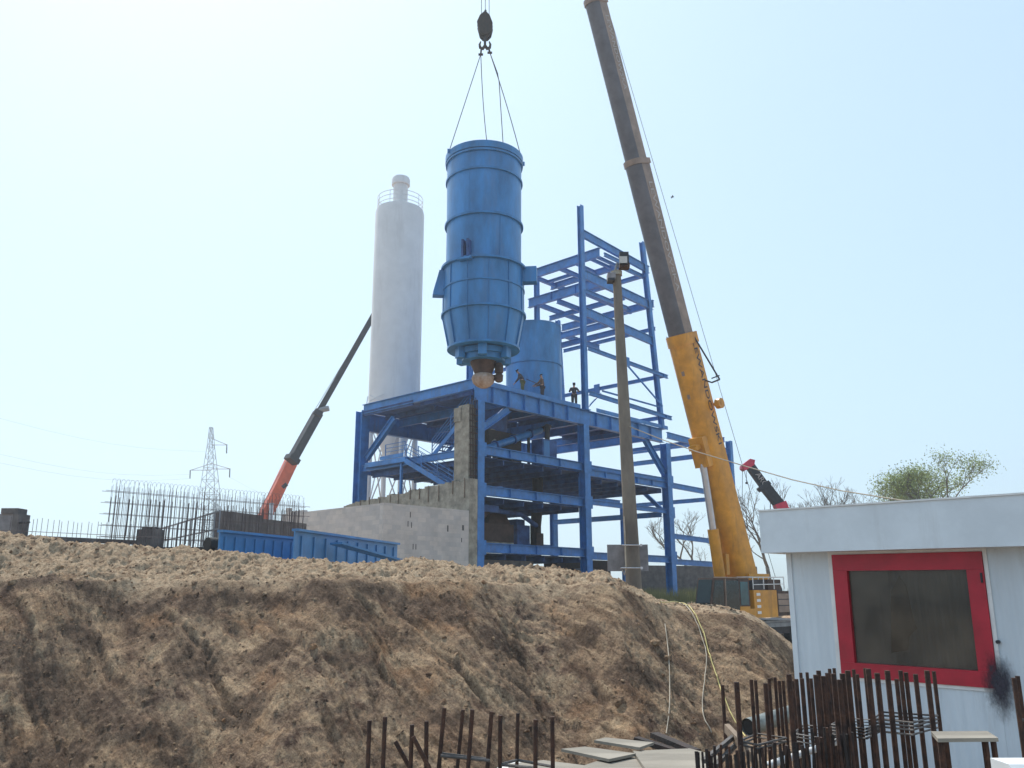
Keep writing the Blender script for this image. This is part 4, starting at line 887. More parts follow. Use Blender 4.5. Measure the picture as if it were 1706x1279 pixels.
build('lift_cylinder', MB().tube([(bx.x+1.8, bx.y, 1.2), at(452, 838, 80)], .22, 10), 'chrome', t, True)
build('bracket', MB().tube([at(528, 684, 80), at(548, 680, 80)], .28, 8), 'pylon', t); build('bracket', MB().tube([at(471, 812, 80), at(478, 806, 80)], .2, 6), 'dark', t)
build('rope', MB().tube([at(432, 850, 79.5), at(520, 690, 80), at(606, 548, 82)], .03, 4), 'rope', t)
# small loader crane at right
YL = 58
t = thing('loader_crane', 'small crane boom with red head pointing up left above the booth roof', 'crane', (at(1330, 1000, YL).x, YL, -3.2))
def seg(x0, y0, x1, y1, w_, m, nm='boom_section'): return build(nm, MB().bar(at(x0, y0, YL), at(x1, y1, YL), w_*.9, w_, Z), m, t)
seg(1400, 960, 1300, 842, .62, 'signred'); seg(1302, 847, 1298, 838, .8, 'signred', 'boom_collar'); s1 = seg(1302, 845, 1273, 809, .66, 'dark'); seg(1275, 813, 1270, 807, .85, 'dark', 'boom_collar'); seg(1273, 809, 1250, 777, .56, 'dark')
hd = MB(); pts = [(1234, 776), (1234, 781), (1239, 785), (1246, 781), (1255, 775), (1256, 767), (1248, 765), (1239, 772)]; n = len(pts)
hd.add([at(*q, YL)+Vector((0, -.3, 0)) for q in pts]+[at(*q, YL)+Vector((0, .3, 0)) for q in pts], [tuple(range(n)), tuple(range(n, 2*n))[::-1]]+[(i, (i+1) % n, (i+1) % n+n, i+n) for i in range(n)])
build('boom_head', hd, 'signred', t)
d_ = at(1273, 809, YL)-at(1250, 777, YL); text('lettering', 'ARO', .52, at(1256, 790, YL)+Vector((-.0, -.32, -.05)), d_, Vector((0, -1, 0)), 'letter', t, .004, 0, 1.0)
for x_, y_ in ((1236, 880), (1237.5, 800)): build('rope', MB().tube([at(1237 if x_ == 1236 else 1243, 784, YL), at(x_ if x_ == 1236 else 1244, y_ if x_ == 1236 else 804, YL)], .018, 4), 'rope', t)
build('hook', MB().tube([at(1244, 803, YL), at(1244, 806, YL)], .09, 8), 'dark', t)
bx = at(1400, 960, YL); build('carrier', MB().box((bx.x-3, YL-1.2, -2.6), (bx.x+5, YL+1.2, -1.2)), 'signred', t); build('turret', MB().box((bx.x-.8, YL-.7, -1.19), (bx.x+.9, YL+.7, bx.z+.3)), 'signred', t)
for k in (0, 1, 2):
    for s_ in (-1, 1): build('wheel', MB().tube([(bx.x-2+k*2.8, YL+s_-.2, -2.7), (bx.x-2+k*2.8, YL+s_+.2, -2.7)], .55, 18), 'tyre', t, True)

# ================================================================== concrete pole with floodlights
PY = 21.5; pb = at(1056, 975, PY); pt = at(1027.5, 458, PY); gb = gz(pb.x, PY)
pl = thing('concrete_pole', 'weathered concrete pole with two floodlights in front of the frame', 'pole', (pb.x, PY, gb))
dn = (pb-pt).normalized(); foot = pb+dn*((pb.z-gb+.3)/abs(dn.z))
mb = MB(); mb.tube([foot, pb, pt], [.21, .20, .115], 14); build('shaft', mb, 'pole', pl, True)
build('pole_cap', MB().tube([pt-Z*.02, pt+Z*.1], .15, 12), 'conc', pl)
fl = build('floodlight', MB().box((at(1031, 444, PY).x, PY-.25, at(1031, 444, PY).z), (at(1046, 444, PY).x, PY-.05, at(1031, 425, PY).z)), 'dark', pl)
c0 = at(1032.2, 441, PY-.25); c1 = at(1044.6, 427, PY-.25); build('glass', MB().box((c0.x, PY-.27, c0.z), (c1.x, PY-.251, c1.z)), 'lens', fl)
build('lamp_fins', MB().box((at(1031, 444, PY).x-.01, PY-.27, at(1031, 450, PY).z), (at(1047, 444, PY).x, PY, at(1031, 444, PY).z-.003)), 'rust', fl)
c0 = at(1011, 465, PY); c1 = at(1022, 459, PY); f2 = build('floodlight', MB().box((c0.x, PY-.25, c0.z-.05), (c1.x+.03, PY+.05, c1.z)), 'sheet', pl); build('lamp_visor', MB().box((c0.x, PY-.26, c0.z-.12), (c1.x, PY+.04, c0.z-.053)), 'dark', f2)
build('lamp_arm', MB().tube([pt+Z*.08, at(1026, 447, PY), at(1030, 440, PY)], .03, 8).tube([at(1024, 452, PY), at(1028, 438, PY)], .025, 6), 'pylon', pl)
c0 = at(1014.5, 951, PY); c1 = at(1081.5, 906, PY)
one('grey_sheet', MB().box((c0.x, PY+.24, c0.z), (c1.x, PY+.27, c1.z)), 'sheet', 'grey rectangular sheet strapped behind the concrete pole', 'sheet')
for y_, x0_, x1_ in ((908, 1036, 1069), (946, 1034, 1070)): 
    build('clamp_rod', MB().tube([at(x0_, y_, PY-.27), at(x1_, y_, PY-.27)], .016, 8).tube([at(x1_-1, y_, PY-.3), at(x1_-1, y_, PY-.24)], .035, 8), 'chrome', pl)
build('conduit', MB().tube([at(1040, 860, PY-.1), at(1042, 908, PY-.2), at(1043, 948, PY-.25), at(1040, 958, PY-.25), at(1037, 950, PY-.2)], .014, 6), 'cable', pl)
# overhead cable from pole towards the right, over the booth
p0 = at(1048, 710, PY-.1); p1 = at(1500, 832, 15.5); p2 = at(1850, 860, 13.0); pts = []
for i in range(40):
    f_ = i/39; q = p0.lerp(p2, f_); f2_ = f_
    pts.append(q)
ctrl = [(1048, 710, 21.4), (1100, 731, 20.8), (1160, 752, 20.0), (1240, 776, 19.1), (1320, 799, 18.2), (1400, 817, 17.3), (1500, 833, 16.2), (1600, 845, 15.2), (1720, 855, 14.2), (1900, 862, 13)]
one('overhead_cable', MB().tube([at(*c) for c in ctrl], .014, 6), 'cable', 'pale twisted cable sagging from the concrete pole over the booth roof', 'cable')

# grey wall behind the frame at right
t = thing('precast_wall', 'long low grey concrete wall behind the right bays of the frame', 'wall', L(25, 13, G0))
mb = MB(); p0 = at(1050, 960, 78); p1 = at(1260, 960, 84); 
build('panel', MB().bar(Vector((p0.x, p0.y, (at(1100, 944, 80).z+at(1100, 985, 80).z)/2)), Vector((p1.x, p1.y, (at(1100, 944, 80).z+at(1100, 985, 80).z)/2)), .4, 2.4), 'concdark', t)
for f_ in (.05, .3, .55, .8): q = p0.lerp(p1, f_); build('post', MB().box((q.x-.3, q.y-.25, -1.6), (q.x+.3, q.y+.25, .1)), 'concdark', t)

# ================================================================== site booth
th = radians(44.6); e1 = Vector((sin(th), -cos(th), 0)); en = Vector((-cos(th), -sin(th), 0)); BC = at(1317, 990, 10.5)
tilt = .0095
bo = thing('site_booth', 'white site booth with red framed window and flat overhanging roof', 'booth', (BC.x, BC.y, -2.3))
e1t = (e1*cos(tilt)-Z*sin(tilt)); ezt = (Z*cos(tilt)+e1*sin(tilt))
def bw(s_, z_, d=0): return Vector((BC.x, BC.y, 0))+e1t*s_+ezt*z_+en*d
def hitw(px, py, d=0):                  # pixel -> (s, z) on the wall plane
    P0 = Vector((BC.x, BC.y, 0))+en*d; r_ = _ray(px, py); tt = P0.dot(en)/r_.dot(en); q = r_*tt-P0
    return q.dot(e1t), q.dot(ezt)
def wq(s0, s1, z0, z1, d0, d1): return MB().hexa(bw((s0+s1)/2, (z0+z1)/2, (d0+d1)/2), e1t*(s1-s0)/2, ezt*(z1-z0)/2, en*(d1-d0)/2)
wl = [hitw(1389, 931), hitw(1633, 917), hitw(1407, 1127), hitw(1661, 1140)]
s0 = (wl[0][0]+wl[2][0])/2; s1 = (wl[1][0]+wl[3][0])/2; z1 = (wl[0][1]+wl[1][1])/2; z0 = (wl[2][1]+wl[3][1])/2
ztop = hitw(1312, 921)[1]; LEN = 5.5; zb = -2.3
# wall around the window opening (four pieces butted)
build('wall', wq(0, s0-.02, zb, ztop, -.12, 0), 'booth', bo); build('wall', wq(s1+.02, LEN, zb, ztop, -.12, 0), 'booth', bo)
build('wall', wq(s0-.018, s1+.018, zb, z0-.02, -.12, 0), 'booth', bo); build('wall', wq(s0-.018, s1+.018, z1+.02, ztop, -.12, 0), 'conc', bo)
build('wall', MB().hexa(bw(.06, (zb+ztop)/2, -1.4), e1t*.06, ezt*(ztop-zb)/2, en*1.27), 'booth', bo); build('wall', MB().hexa(bw(LEN/2, (zb+ztop)/2, -2.74), e1t*LEN/2, ezt*(ztop-zb)/2, en*.06), 'booth', bo)
_b = M['booth'].node_tree; _t = _b.nodes.new('ShaderNodeTexCoord'); _d = _b.nodes.new('ShaderNodeVectorMath'); _d.operation = 'DOT_PRODUCT'; _d.inputs[1].default_value = (e1.x, e1.y, 0)
_m = _b.nodes.new('ShaderNodeMath'); _m.operation = 'MULTIPLY'; _m.inputs[1].default_value = 62.8; _s = _b.nodes.new('ShaderNodeMath'); _s.operation = 'SINE'; _p = _b.nodes.new('ShaderNodeMath'); _p.operation = 'GREATER_THAN'; _p.inputs[1].default_value = -.93
_b.links.new(_t.outputs['Object'], _d.inputs[0]); _b.links.new(_d.outputs['Value'], _m.inputs[0]); _b.links.new(_m.outputs[0], _s.inputs[0]); _b.links.new(_s.outputs[0], _p.inputs[0])
_bp = _b.nodes.new('ShaderNodeBump'); _bp.inputs['Strength'].default_value = .6; _bp.inputs['Distance'].default_value = .006; _b.links.new(_s.outputs[0], _bp.inputs['Height']); _b.links.new(_bp.outputs[0], _b.nodes['Principled BSDF'].inputs['Normal'])
# pale surround trim
for q in ((s0-.07, s0-.02, z0-.06, z1+.05), (s1+.02, s1+.06, z0-.06, z1+.05), (s0-.018, s1+.018, z1+.02, z1+.05), (s0-.018, s1+.018, z0-.055, z0-.02)):
    build('trim', wq(*q, .0, .0148), 'pvc', bo)
win = build('window', wq(s0-.016, s1+.016, z1-.165, z1+.018, -.05, .03).add(wq(s0-.016, s1+.016, z0-.018, z0+.14, -.05, .03).v, [tuple(i for i in f) for f in wq(0, 1, 0, 1, 0, 1).f])
            .add(wq(s0-.016, s0+.15, z0+.141, z1-.166, -.05, .03).v, wq(0, 1, 0, 1, 0, 1).f).add(wq(s1-.15, s1+.016, z0+.141, z1-.166, -.05, .03).v, wq(0, 1, 0, 1, 0, 1).f), 'red', bo)
def pane_mat():
    m = bpy.data.materials.new('reflection_tint_glass'); m.use_nodes = True; t = m.node_tree; n = t.nodes; l = t.links; b = n['Principled BSDF']
    tc = n.new('ShaderNodeTexCoord'); no = n.new('ShaderNodeTexNoise'); no.inputs['Scale'].default_value = 2.2; no.inputs['Detail'].default_value = 5; l.new(tc.outputs['Object'], no.inputs[0])
    cr = n.new('ShaderNodeValToRGB'); cr.color_ramp.elements[0].color = (.06, .052, .042, 1); cr.color_ramp.elements[1].color = (.17, .14, .105, 1); b.inputs['Alpha'].default_value = .5; cr.color_ramp.elements[0].position = .35; cr.color_ramp.elements[1].position = .7  # brown base colour stands in for the bank's reflection in the glass
    l.new(no.outputs[0], cr.inputs[0]); l.new(cr.outputs[0], b.inputs['Base Color']); b.inputs['Roughness'].default_value = .12; b.inputs['Specular IOR Level'].default_value = .5
    bp = n.new('ShaderNodeBump'); bp.inputs['Strength'].default_value = .12; n2 = n.new('ShaderNodeTexNoise'); n2.inputs['Scale'].default_value = 1.5; l.new(tc.outputs['Object'], n2.inputs[0]); l.new(n2.outputs[0], bp.inputs['Height']); l.new(bp.outputs[0], b.inputs['Normal'])
    return m
M['pane'] = pane_mat()
build('pane', wq(s0+.151, s1-.151, z0+.142, z1-.167, -.03, -.02), 'pane', win)
cq = [hitw(*q_) for q_ in ((1479, 1088), (1478, 985), (1492, 958), (1503, 975), (1515, 1030), (1521, 1048), (1509, 1060), (1506, 1084))]; n = len(cq)
build('curtain', MB().add([bw(s_, z_, -.10) for s_, z_ in cq]+[bw(s_, z_, -.115) for s_, z_ in cq], [tuple(range(n)), tuple(range(n, 2*n))[::-1]]+[(i, (i+1) % n, (i+1) % n+n, i+n) for i in range(n)]), 'plank', win)
build('hinge', wq(s1-.02, s1+.0, z1-.3, z1-.2, .031, .04), 'dark', win)
# dentil strip above the window
for k in range(9): 
    q0 = s0+(s1-s0)*k/9; build('tile', wq(q0, q0+(s1-s0)/9-.012, z1+.062, ztop-.004, .0005, .012), 'ply', bo)
# roof slab
rs, rz = hitw(1270, 885, .28); zr1 = hitw(1268, 852, .3)[1]; zr0 = hitw(1274, 921, .3)[1]
rf = build('roof', wq(rs-.02, LEN+.3, zr0, zr1, -3.2, .3), 'fascia', bo)
build('roof_edge_trim', wq(rs-.03, LEN+.31, zr1+.001, zr1+.02, .24, .315), 'pvc', rf)
build('corner_post', wq(-.012, .05, zb, ztop-.004, .0005, .02), 'fascia', bo)
q = hitw(1664, 1069); build('bolt', MB().tube([bw(q[0], q[1], .0), bw(q[0], q[1], .05)], .018, 8), 'dark', bo)
# soot / burn mark: a thin irregular coat on the wall below the window corner
def soot_mat():
    m = bpy.data.materials.new('sooty_wall'); m.use_nodes = True; t = m.node_tree; n = t.nodes; l = t.links; b = n['Principled BSDF']
    b.inputs['Base Color'].default_value = (.05, .045, .06, 1); b.inputs['Roughness'].default_value = .9
    tc = n.new('ShaderNodeTexCoord'); no = n.new('ShaderNodeTexNoise'); no.inputs['Scale'].default_value = 7; no.inputs['Detail'].default_value = 12; no.inputs['Roughness'].default_value = .75; l.new(tc.outputs['Generated'], no.inputs[0])
    mp = n.new('ShaderNodeVectorMath'); mp.operation = 'DISTANCE'; mp.inputs[1].default_value = (.5, .5, .60); 
    l.new(tc.outputs['Generated'], mp.inputs[0])
    mr = n.new('ShaderNodeMapRange'); mr.inputs[1].default_value = .08; mr.inputs[2].default_value = .46; mr.inputs[3].default_value = .95; mr.inputs[4].default_value = 0; l.new(mp.outputs['Value'], mr.inputs[0])
    ml = n.new('ShaderNodeMath'); ml.operation = 'MULTIPLY_ADD'; l.new(no.outputs[0], ml.inputs[0]); ml.inputs[1].default_value = 3.2; ml.inputs[2].default_value = -1.6
    a_ = n.new('ShaderNodeMath'); a_.operation = 'ADD'; a_.use_clamp = True; l.new(mr.outputs[0], a_.inputs[0]); l.new(ml.outputs[0], a_.inputs[1])
    e_ = n.new('ShaderNodeMath'); e_.operation = 'MULTIPLY'; e_.use_clamp = True; l.new(a_.outputs[0], e_.inputs[0]); l.new(mr.outputs[0], e_.inputs[1])
    l.new(e_.outputs[0], b.inputs['Alpha']); return m
M['soot'] = soot_mat()
q0 = hitw(1625, 1225); q1 = hitw(1712, 1085)
build('soot_stain', wq(q0[0], q1[0]+.02, q0[1], q1[1], .036, .038), 'soot', bo)

# ================================================================== foreground
one('foundation_slab', MB().box((-6, 2.2, -3.6), (2.9, 9.2, -1.95)), 'conc', 'concrete foundation slab carrying the cut rebar in the pit', 'foundation')
SLZ = -1.95
def bar_at(px, ytop, Yd, r, root, zb=SLZ, m='rust', pxb=None, yb=1279):
    p = at(px, ytop, Yd); q = Vector((p.x, p.y, zb))
    if pxb is not None: b2 = at(pxb, yb, Yd); d = (b2-p); q = p+d*((zb-p.z)/d.z)
    pts = [q, q.lerp(p, .33), q.lerp(p, .66), p]
    return build('bar', MB().tube(pts, r, 8), m, root, True)
# left group: three tied clusters
def cluster(label, bars, ties, Yd=5.0, r=.0115, nm='rebar_cluster'):
    c = at(bars[0][0], 1279, Yd); t = thing(nm, label, 'rebar', (c.x, Yd, SLZ), 'rebar clusters standing in the pit')
    for q in bars:
        x, y = q[:2]; yd = q[2] if len(q) > 2 else Yd; rr_ = q[3] if len(q) > 3 else r
        bar_at(x, y, yd, rr_, t, pxb=(q[4] if len(q) > 4 else None))
    for (x0, y0, x1, y1, ya, yb_) in ties:
        build('tie_bar', MB().tube([at(x0, y0, ya), at(x1, y1, yb_)], .008, 6), 'tie', t)
    return t
cluster('two separate upright rusty bars at the left end of the near rebar', [(615.6, 1200, 5, .0125, 612.8), (641.6, 1194, 5, .0125, 638)], [(608, 1290, 650, 1292, 5, 5)])
cluster('two upright rusty bars with two leaning ones crossing them', [(686.6, 1207, 5, .0125, 684), (710.5, 1201, 5, .0125, 710), (658.5, 1235, 5.1, .0125, 683), (688, 1227, 4.95, .0125, 715)], [])
cluster('four upright rusty bars joined by a pale tie bar', [(740.4, 1179, 5, .0125, 731), (771.4, 1182, 5.2, .0115, 762), (787, 1182, 4.9, .0125, 780), (819, 1185.5, 5, .0125, 812)], [(734, 1255, 816, 1265, 5, 5), (734, 1259, 816, 1267, 4.9, 4.9)])
cluster('four upright rusty bars in a square ring beside the plywood sheets', [(833.6, 1191.5, 5, .0125, 833), (862.8, 1188, 5.3, .0115, 861), (892.4, 1198.5, 4.8, .0125, 892), (920, 1194, 5, .0125, 921)], [(834, 1273, 862, 1266, 5, 5.3), (862, 1266, 921, 1277, 5.3, 5), (834, 1274, 892, 1279, 5, 4.8)])
# right group
R1 = [(1203.5, 1141, 5.6, .0115), (1227, 1136, 4.6, .014), (1251.5, 1132, 5.6, .0115), (1258.5, 1133, 6.2, .0115), (1275, 1138, 5.2, .013), (1281, 1130, 6.4, .0115), (1291, 1128, 6.4, .0115), (1298, 1134, 6.2, .012), (1304.5, 1134, 6.4, .0115), (1314, 1123, 4.6, .014)]
R2_ = [(1322, 1134, 6, .012), (1326.5, 1131, 5.6, .013), (1334, 1120.5, 6.4, .0115), (1336, 1130, 5.6, .013), (1344.5, 1120, 6.4, .0115), (1351, 1130, 6, .012), (1359, 1124, 4.8, .014), (1363.5, 1117, 5.4, .014), (1371.5, 1126, 4.8, .0148), (1377.5, 1121, 5.8, .012), (1382, 1114, 6.2, .012)]
R3 = [(1389.5, 1113, 6.2, .0115), (1388.5, 1122, 4.9, .0148), (1398.5, 1132, 4.8, .014), (1403.5, 1122, 5, .016), (1412, 1117, 4.9, .0148), (1422, 1115, 6, .012), (1428, 1123, 5.8, .012), (1441, 1113, 6, .012), (1446, 1114, 4.8, .0148)]
R4 = [(1461, 1121, 4.9, .0148), (1478, 1117, 5, .015), (1493.5, 1131, 5.6, .013), (1500, 1117, 5.4, .013), (1509, 1120, 5.4, .013), (1525, 1123, 5.2, .0135), (1544, 1117, 5.0, .0145), (1555.5, 1118, 5.6, .012)]
def ringpts(pts): return [at(*p_) for p_ in pts]
t1 = cluster('rusty rebar cage at the left of the right hand cages, against the earth bank', R1, [])
t2 = cluster('dense dark rebar cage against the left part of the booth wall', R2_, [])
t3 = cluster('dense rebar cage in front of the left edge of the red window', R3, [])
t4 = cluster('rebar cage in front of the middle of the red window', R4, [])
def loop(t, pts, r=.006):
    q = [at(*p_) for p_ in pts]; build('stirrup', MB().tube(q+[q[0]], r, 6), 'tie', t, True)
for dy in (0, 6): loop(t1, [(1232, 1234+dy, 4.7), (1262, 1241+dy, 4.7), (1310, 1229+dy, 5.6), (1262, 1222+dy, 6.1)])
for dy in (0, 5, 12): loop(t2, [(1322, 1222+dy, 5.2), (1380, 1231+dy, 4.8), (1400, 1215+dy, 6), (1340, 1207+dy, 6.2)])
for dy in (0, 5, 10, 16): loop(t3, [(1386, 1207+dy, 5.2), (1444, 1214+dy, 4.8), (1470, 1200+dy, 5.8), (1405, 1196+dy, 6)])
for dy in (0, 6, 12, 20): loop(t4, [(1455, 1197+dy, 5.2), (1520, 1204+dy, 5), (1562, 1192+dy, 5.5), (1470, 1186+dy, 5.8)])
cluster('pair of leaning dark bars at the right edge of the frame', [(1689, 1129, 4.6, .012), (1695, 1126, 4.8, .012)], [(1700, 1199, 1712, 1200, 4.6, 4.6)])
# low starter bars in the front row
t = thing('starter_bar_row', 'low row of short dark starter bars in front of the white pipe', 'rebar', (at(1300, 1279, 4.4).x, 4.4, SLZ))
for k in range(50):
    x_ = 1160+k*5.3+random.uniform(-2.2, 2.2); y_ = 1252-.07*(x_-1158)+random.uniform(-10, 10) - (18 if x_ > 1350 else 0)
    build('bar', MB().tube([Vector((at(x_, y_, 4.5).x, 4.5+random.uniform(-.25, .25), SLZ)), at(x_, y_, 4.5)], random.choice((.006, .0075, .009)), 6), random.choice(('rust', 'rustdark', 'rustdark')), t)
p0 = at(1255, 1283, 4.9); p1 = at(1402, 1233, 5.9)
one('white_pipe', MB().tube([p0, p1], .02, 12), 'pvc', 'white plastic pipe running behind the low starter bars', 'pipe', smooth=True)
# steel struts and crossing plank
for (x0, y0, x1, y1, lb) in ((1172, 1268, 1228, 1222, 'upper pale steel strut leaning behind the plywood sheets'), (1192, 1276, 1228, 1238, 'lower pale steel strut leaning behind the plywood sheets')):
    one('steel_strut', MB().bar(at(x0, y0, 4.8), at(x1, y1, 5.2), .022, .022), 'tie', lb, 'strut', 'pale struts by the plywood')
one('plank', MB().bar(at(1211, 1213, 5.3), at(1282, 1290, 4.6), .03, .05), 'plank', 'brown plank leaning across the right hand rebar cages', 'plank')
one('plank', MB().bar(at(1060, 1231, 7.2), at(1140, 1256, 6.9), .07, .035), 'rustdark', 'left of two dark tilted planks behind the plywood sheets', 'plank', 'dark planks behind the plywood')
one('plank', MB().bar(at(1090, 1224, 7.3), at(1160, 1253, 6.8), .08, .04), 'rustdark', 'right of two dark tilted planks behind the plywood sheets', 'plank', 'dark planks behind the plywood')
# formwork box with plywood sheets on top
def onz(px, py, z_): r_ = _ray(px, py); return r_*(z_/r_.z)
ZP = -1.12
def sheet(pts, dz, label, m='ply'):
    q = [onz(x, y, ZP)+Z*dz for x, y in pts]; n = len(q); vs = q+[v-Z*.018 for v in q]
    return one('plywood_sheet', MB().add(vs, [tuple(range(n)), tuple(range(n, 2*n))[::-1]]+[(i, (i+1) % n, (i+1) % n+n, i+n) for i in range(n)]), m, label, 'plywood', 'plywood sheets on the formwork')
sheet([(990, 1250), (1010, 1245), (1090, 1254), (1066, 1263)], .07, 'small plywood sheet at the back of the plywood stack')
sheet([(935, 1260), (975, 1256), (1060, 1268), (1015, 1278)], .05, 'plywood sheet at the left corner of the plywood stack')
sheet([(1055, 1262), (1150, 1258), (1201, 1272), (1170, 1300), (1080, 1300)], .045, 'wide plywood sheet at the right of the plywood stack')
sheet([(975, 1280), (1030, 1262), (1110, 1270), (1095, 1310), (960, 1310)], .022, 'wide plywood sheet in the middle of the plywood stack')
sheet([(848, 1272), (905, 1266), (985, 1276), (960, 1310), (840, 1310)], .0, 'pale plywood sheet at the lower left beside the rebar ring')
q0 = onz(900, 1268, ZP); q1 = onz(1180, 1266, ZP)
one('formwork_box', MB().box((q0.x+.1, 3.6, SLZ), (q1.x, min(q0.y, q1.y)+.05, ZP-.03)), 'plank', 'timber formwork box under the plywood sheets', 'formwork')
c = onz(858, 1275, ZP-.02); mb = MB(); mb.lathe(c+Vector((0, .1, -.12)), [(.02, -.3), (.16, -.2), (.17, 0), (.12, .09), (.03, .13)], 14)
one('white_sack', mb, 'pvc', 'white sack lying inside the square rebar ring', 'sack', smooth=True)
# little plywood cap on four bars
t = thing('small_board', 'small plywood board resting on four cut bars before the booth', 'board', (at(1607, 1279, 4.6).x, 4.6, SLZ))
ZC_ = at(1607, 1229, 4.5).z; q = [onz(x, y, ZC_) for x, y in ((1551, 1218), (1645, 1217.5), (1663, 1229), (1562, 1230))]; n = 4
build('board', MB().add(q+[v-Z*.018 for v in q], [(0, 1, 2, 3), (7, 6, 5, 4), (0, 4, 5, 1), (1, 5, 6, 2), (2, 6, 7, 3), (3, 7, 4, 0)]), 'ply', t)
for x_, yd, r_ in ((1566, 4.55, .016), (1575, 4.8, .0148), (1640, 4.6, .016), (1654, 4.6, .014)): p_ = at(x_, 1229, yd); build('bar', MB().tube([(p_.x, p_.y, SLZ), (p_.x, p_.y, ZC_-.02)], r_, 8), 'rust', t, True)
c = at(1700, 1285, 4.0); one('white_box', MB().poly(c+Vector((-.02, .1, -.2)), c+Vector((.5, .1, -.2)), [(-.1, -.1), (.15, -.1), (.15, .12), (.05, .22), (-.1, .22)]).hexa(c+Vector((.2, .1, -1)), (.2, 0, 0), (0, .1, 0), (0, 0, .7)), 'pvc', 'bright white slanted box edge in the lower right corner', 'box')
# grey pipe on the bank
def on_ground(px, py, lift=.02):
    r_ = _ray(px, py); lo, hi = 9.5, 24
    prev = None
    Yv = np.arange(12.0, 22, .03); zt_ = terrain(r_.x/r_.y*Yv, Yv); hit = np.nonzero(r_.z/r_.y*Yv < zt_)[0]
    if len(hit): k_ = hit[0]; return Vector((r_.x/r_.y*Yv[k_], Yv[k_], float(zt_[k_])+lift))
    return r_*(14/r_.y)
g0 = at(1246, 1211, 13.0); g1 = at(1345, 1180, 13.9)
t = thing('grey_pipe', 'grey plastic pipe lying at the foot of the bank by the booth', 'pipe', g0)
build('tube', MB().tube([g0, g1], .12, 20, cap=False), 'pipe', t, True); build('bore', MB().tube([g0+(g1-g0).normalized()*.02, g0+(g1-g0).normalized()*.3], .105, 18), 'tyre', t, True)
# hoses and cables over the bank
def hose(pts, r, m, label, lift=.03):
    one('hose', MB().tube([on_ground(x, y, lift) for x, y in pts], r, 6), m, label, 'hose', 'hoses running down the bank', True)
def dens(pts, k=4):
    out = []
    for i in range(len(pts)-1):
        p_1 = pts[max(i-1, 0)]; a_, b_ = pts[i], pts[i+1]; n_1 = pts[min(i+2, len(pts)-1)]
        for j in range(k):
            t_ = j/k; f = lambda i_: .5*((2*a_[i_])+(-p_1[i_]+b_[i_])*t_+(2*p_1[i_]-5*a_[i_]+4*b_[i_]-n_1[i_])*t_**2+(-p_1[i_]+3*a_[i_]-3*b_[i_]+n_1[i_])*t_**3)
            out.append((f(0), f(1)))
    return out+[pts[-1]]
hose(dens([(1108, 1042), (1112, 1075), (1115, 1110), (1116, 1150), (1115, 1190), (1110, 1225)]), .010, 'cable', 'left pale hose hanging straight down the bank')
hose(dens([(1132, 1007), (1146, 1015), (1158, 1035), (1168, 1060), (1177, 1095), (1175, 1130), (1171, 1165), (1172, 1195), (1186, 1228)]), .010, 'cable', 'middle pale hose curving down the bank')
hose(dens([(1100, 1006), (1132, 1006), (1148, 1013), (1160, 1030), (1173, 1060), (1181, 1090), (1192, 1125), (1206, 1165), (1225, 1205), (1242, 1230)]), .011, 'ycable', 'yellow hose running diagonally down the bank to the grey pipe')

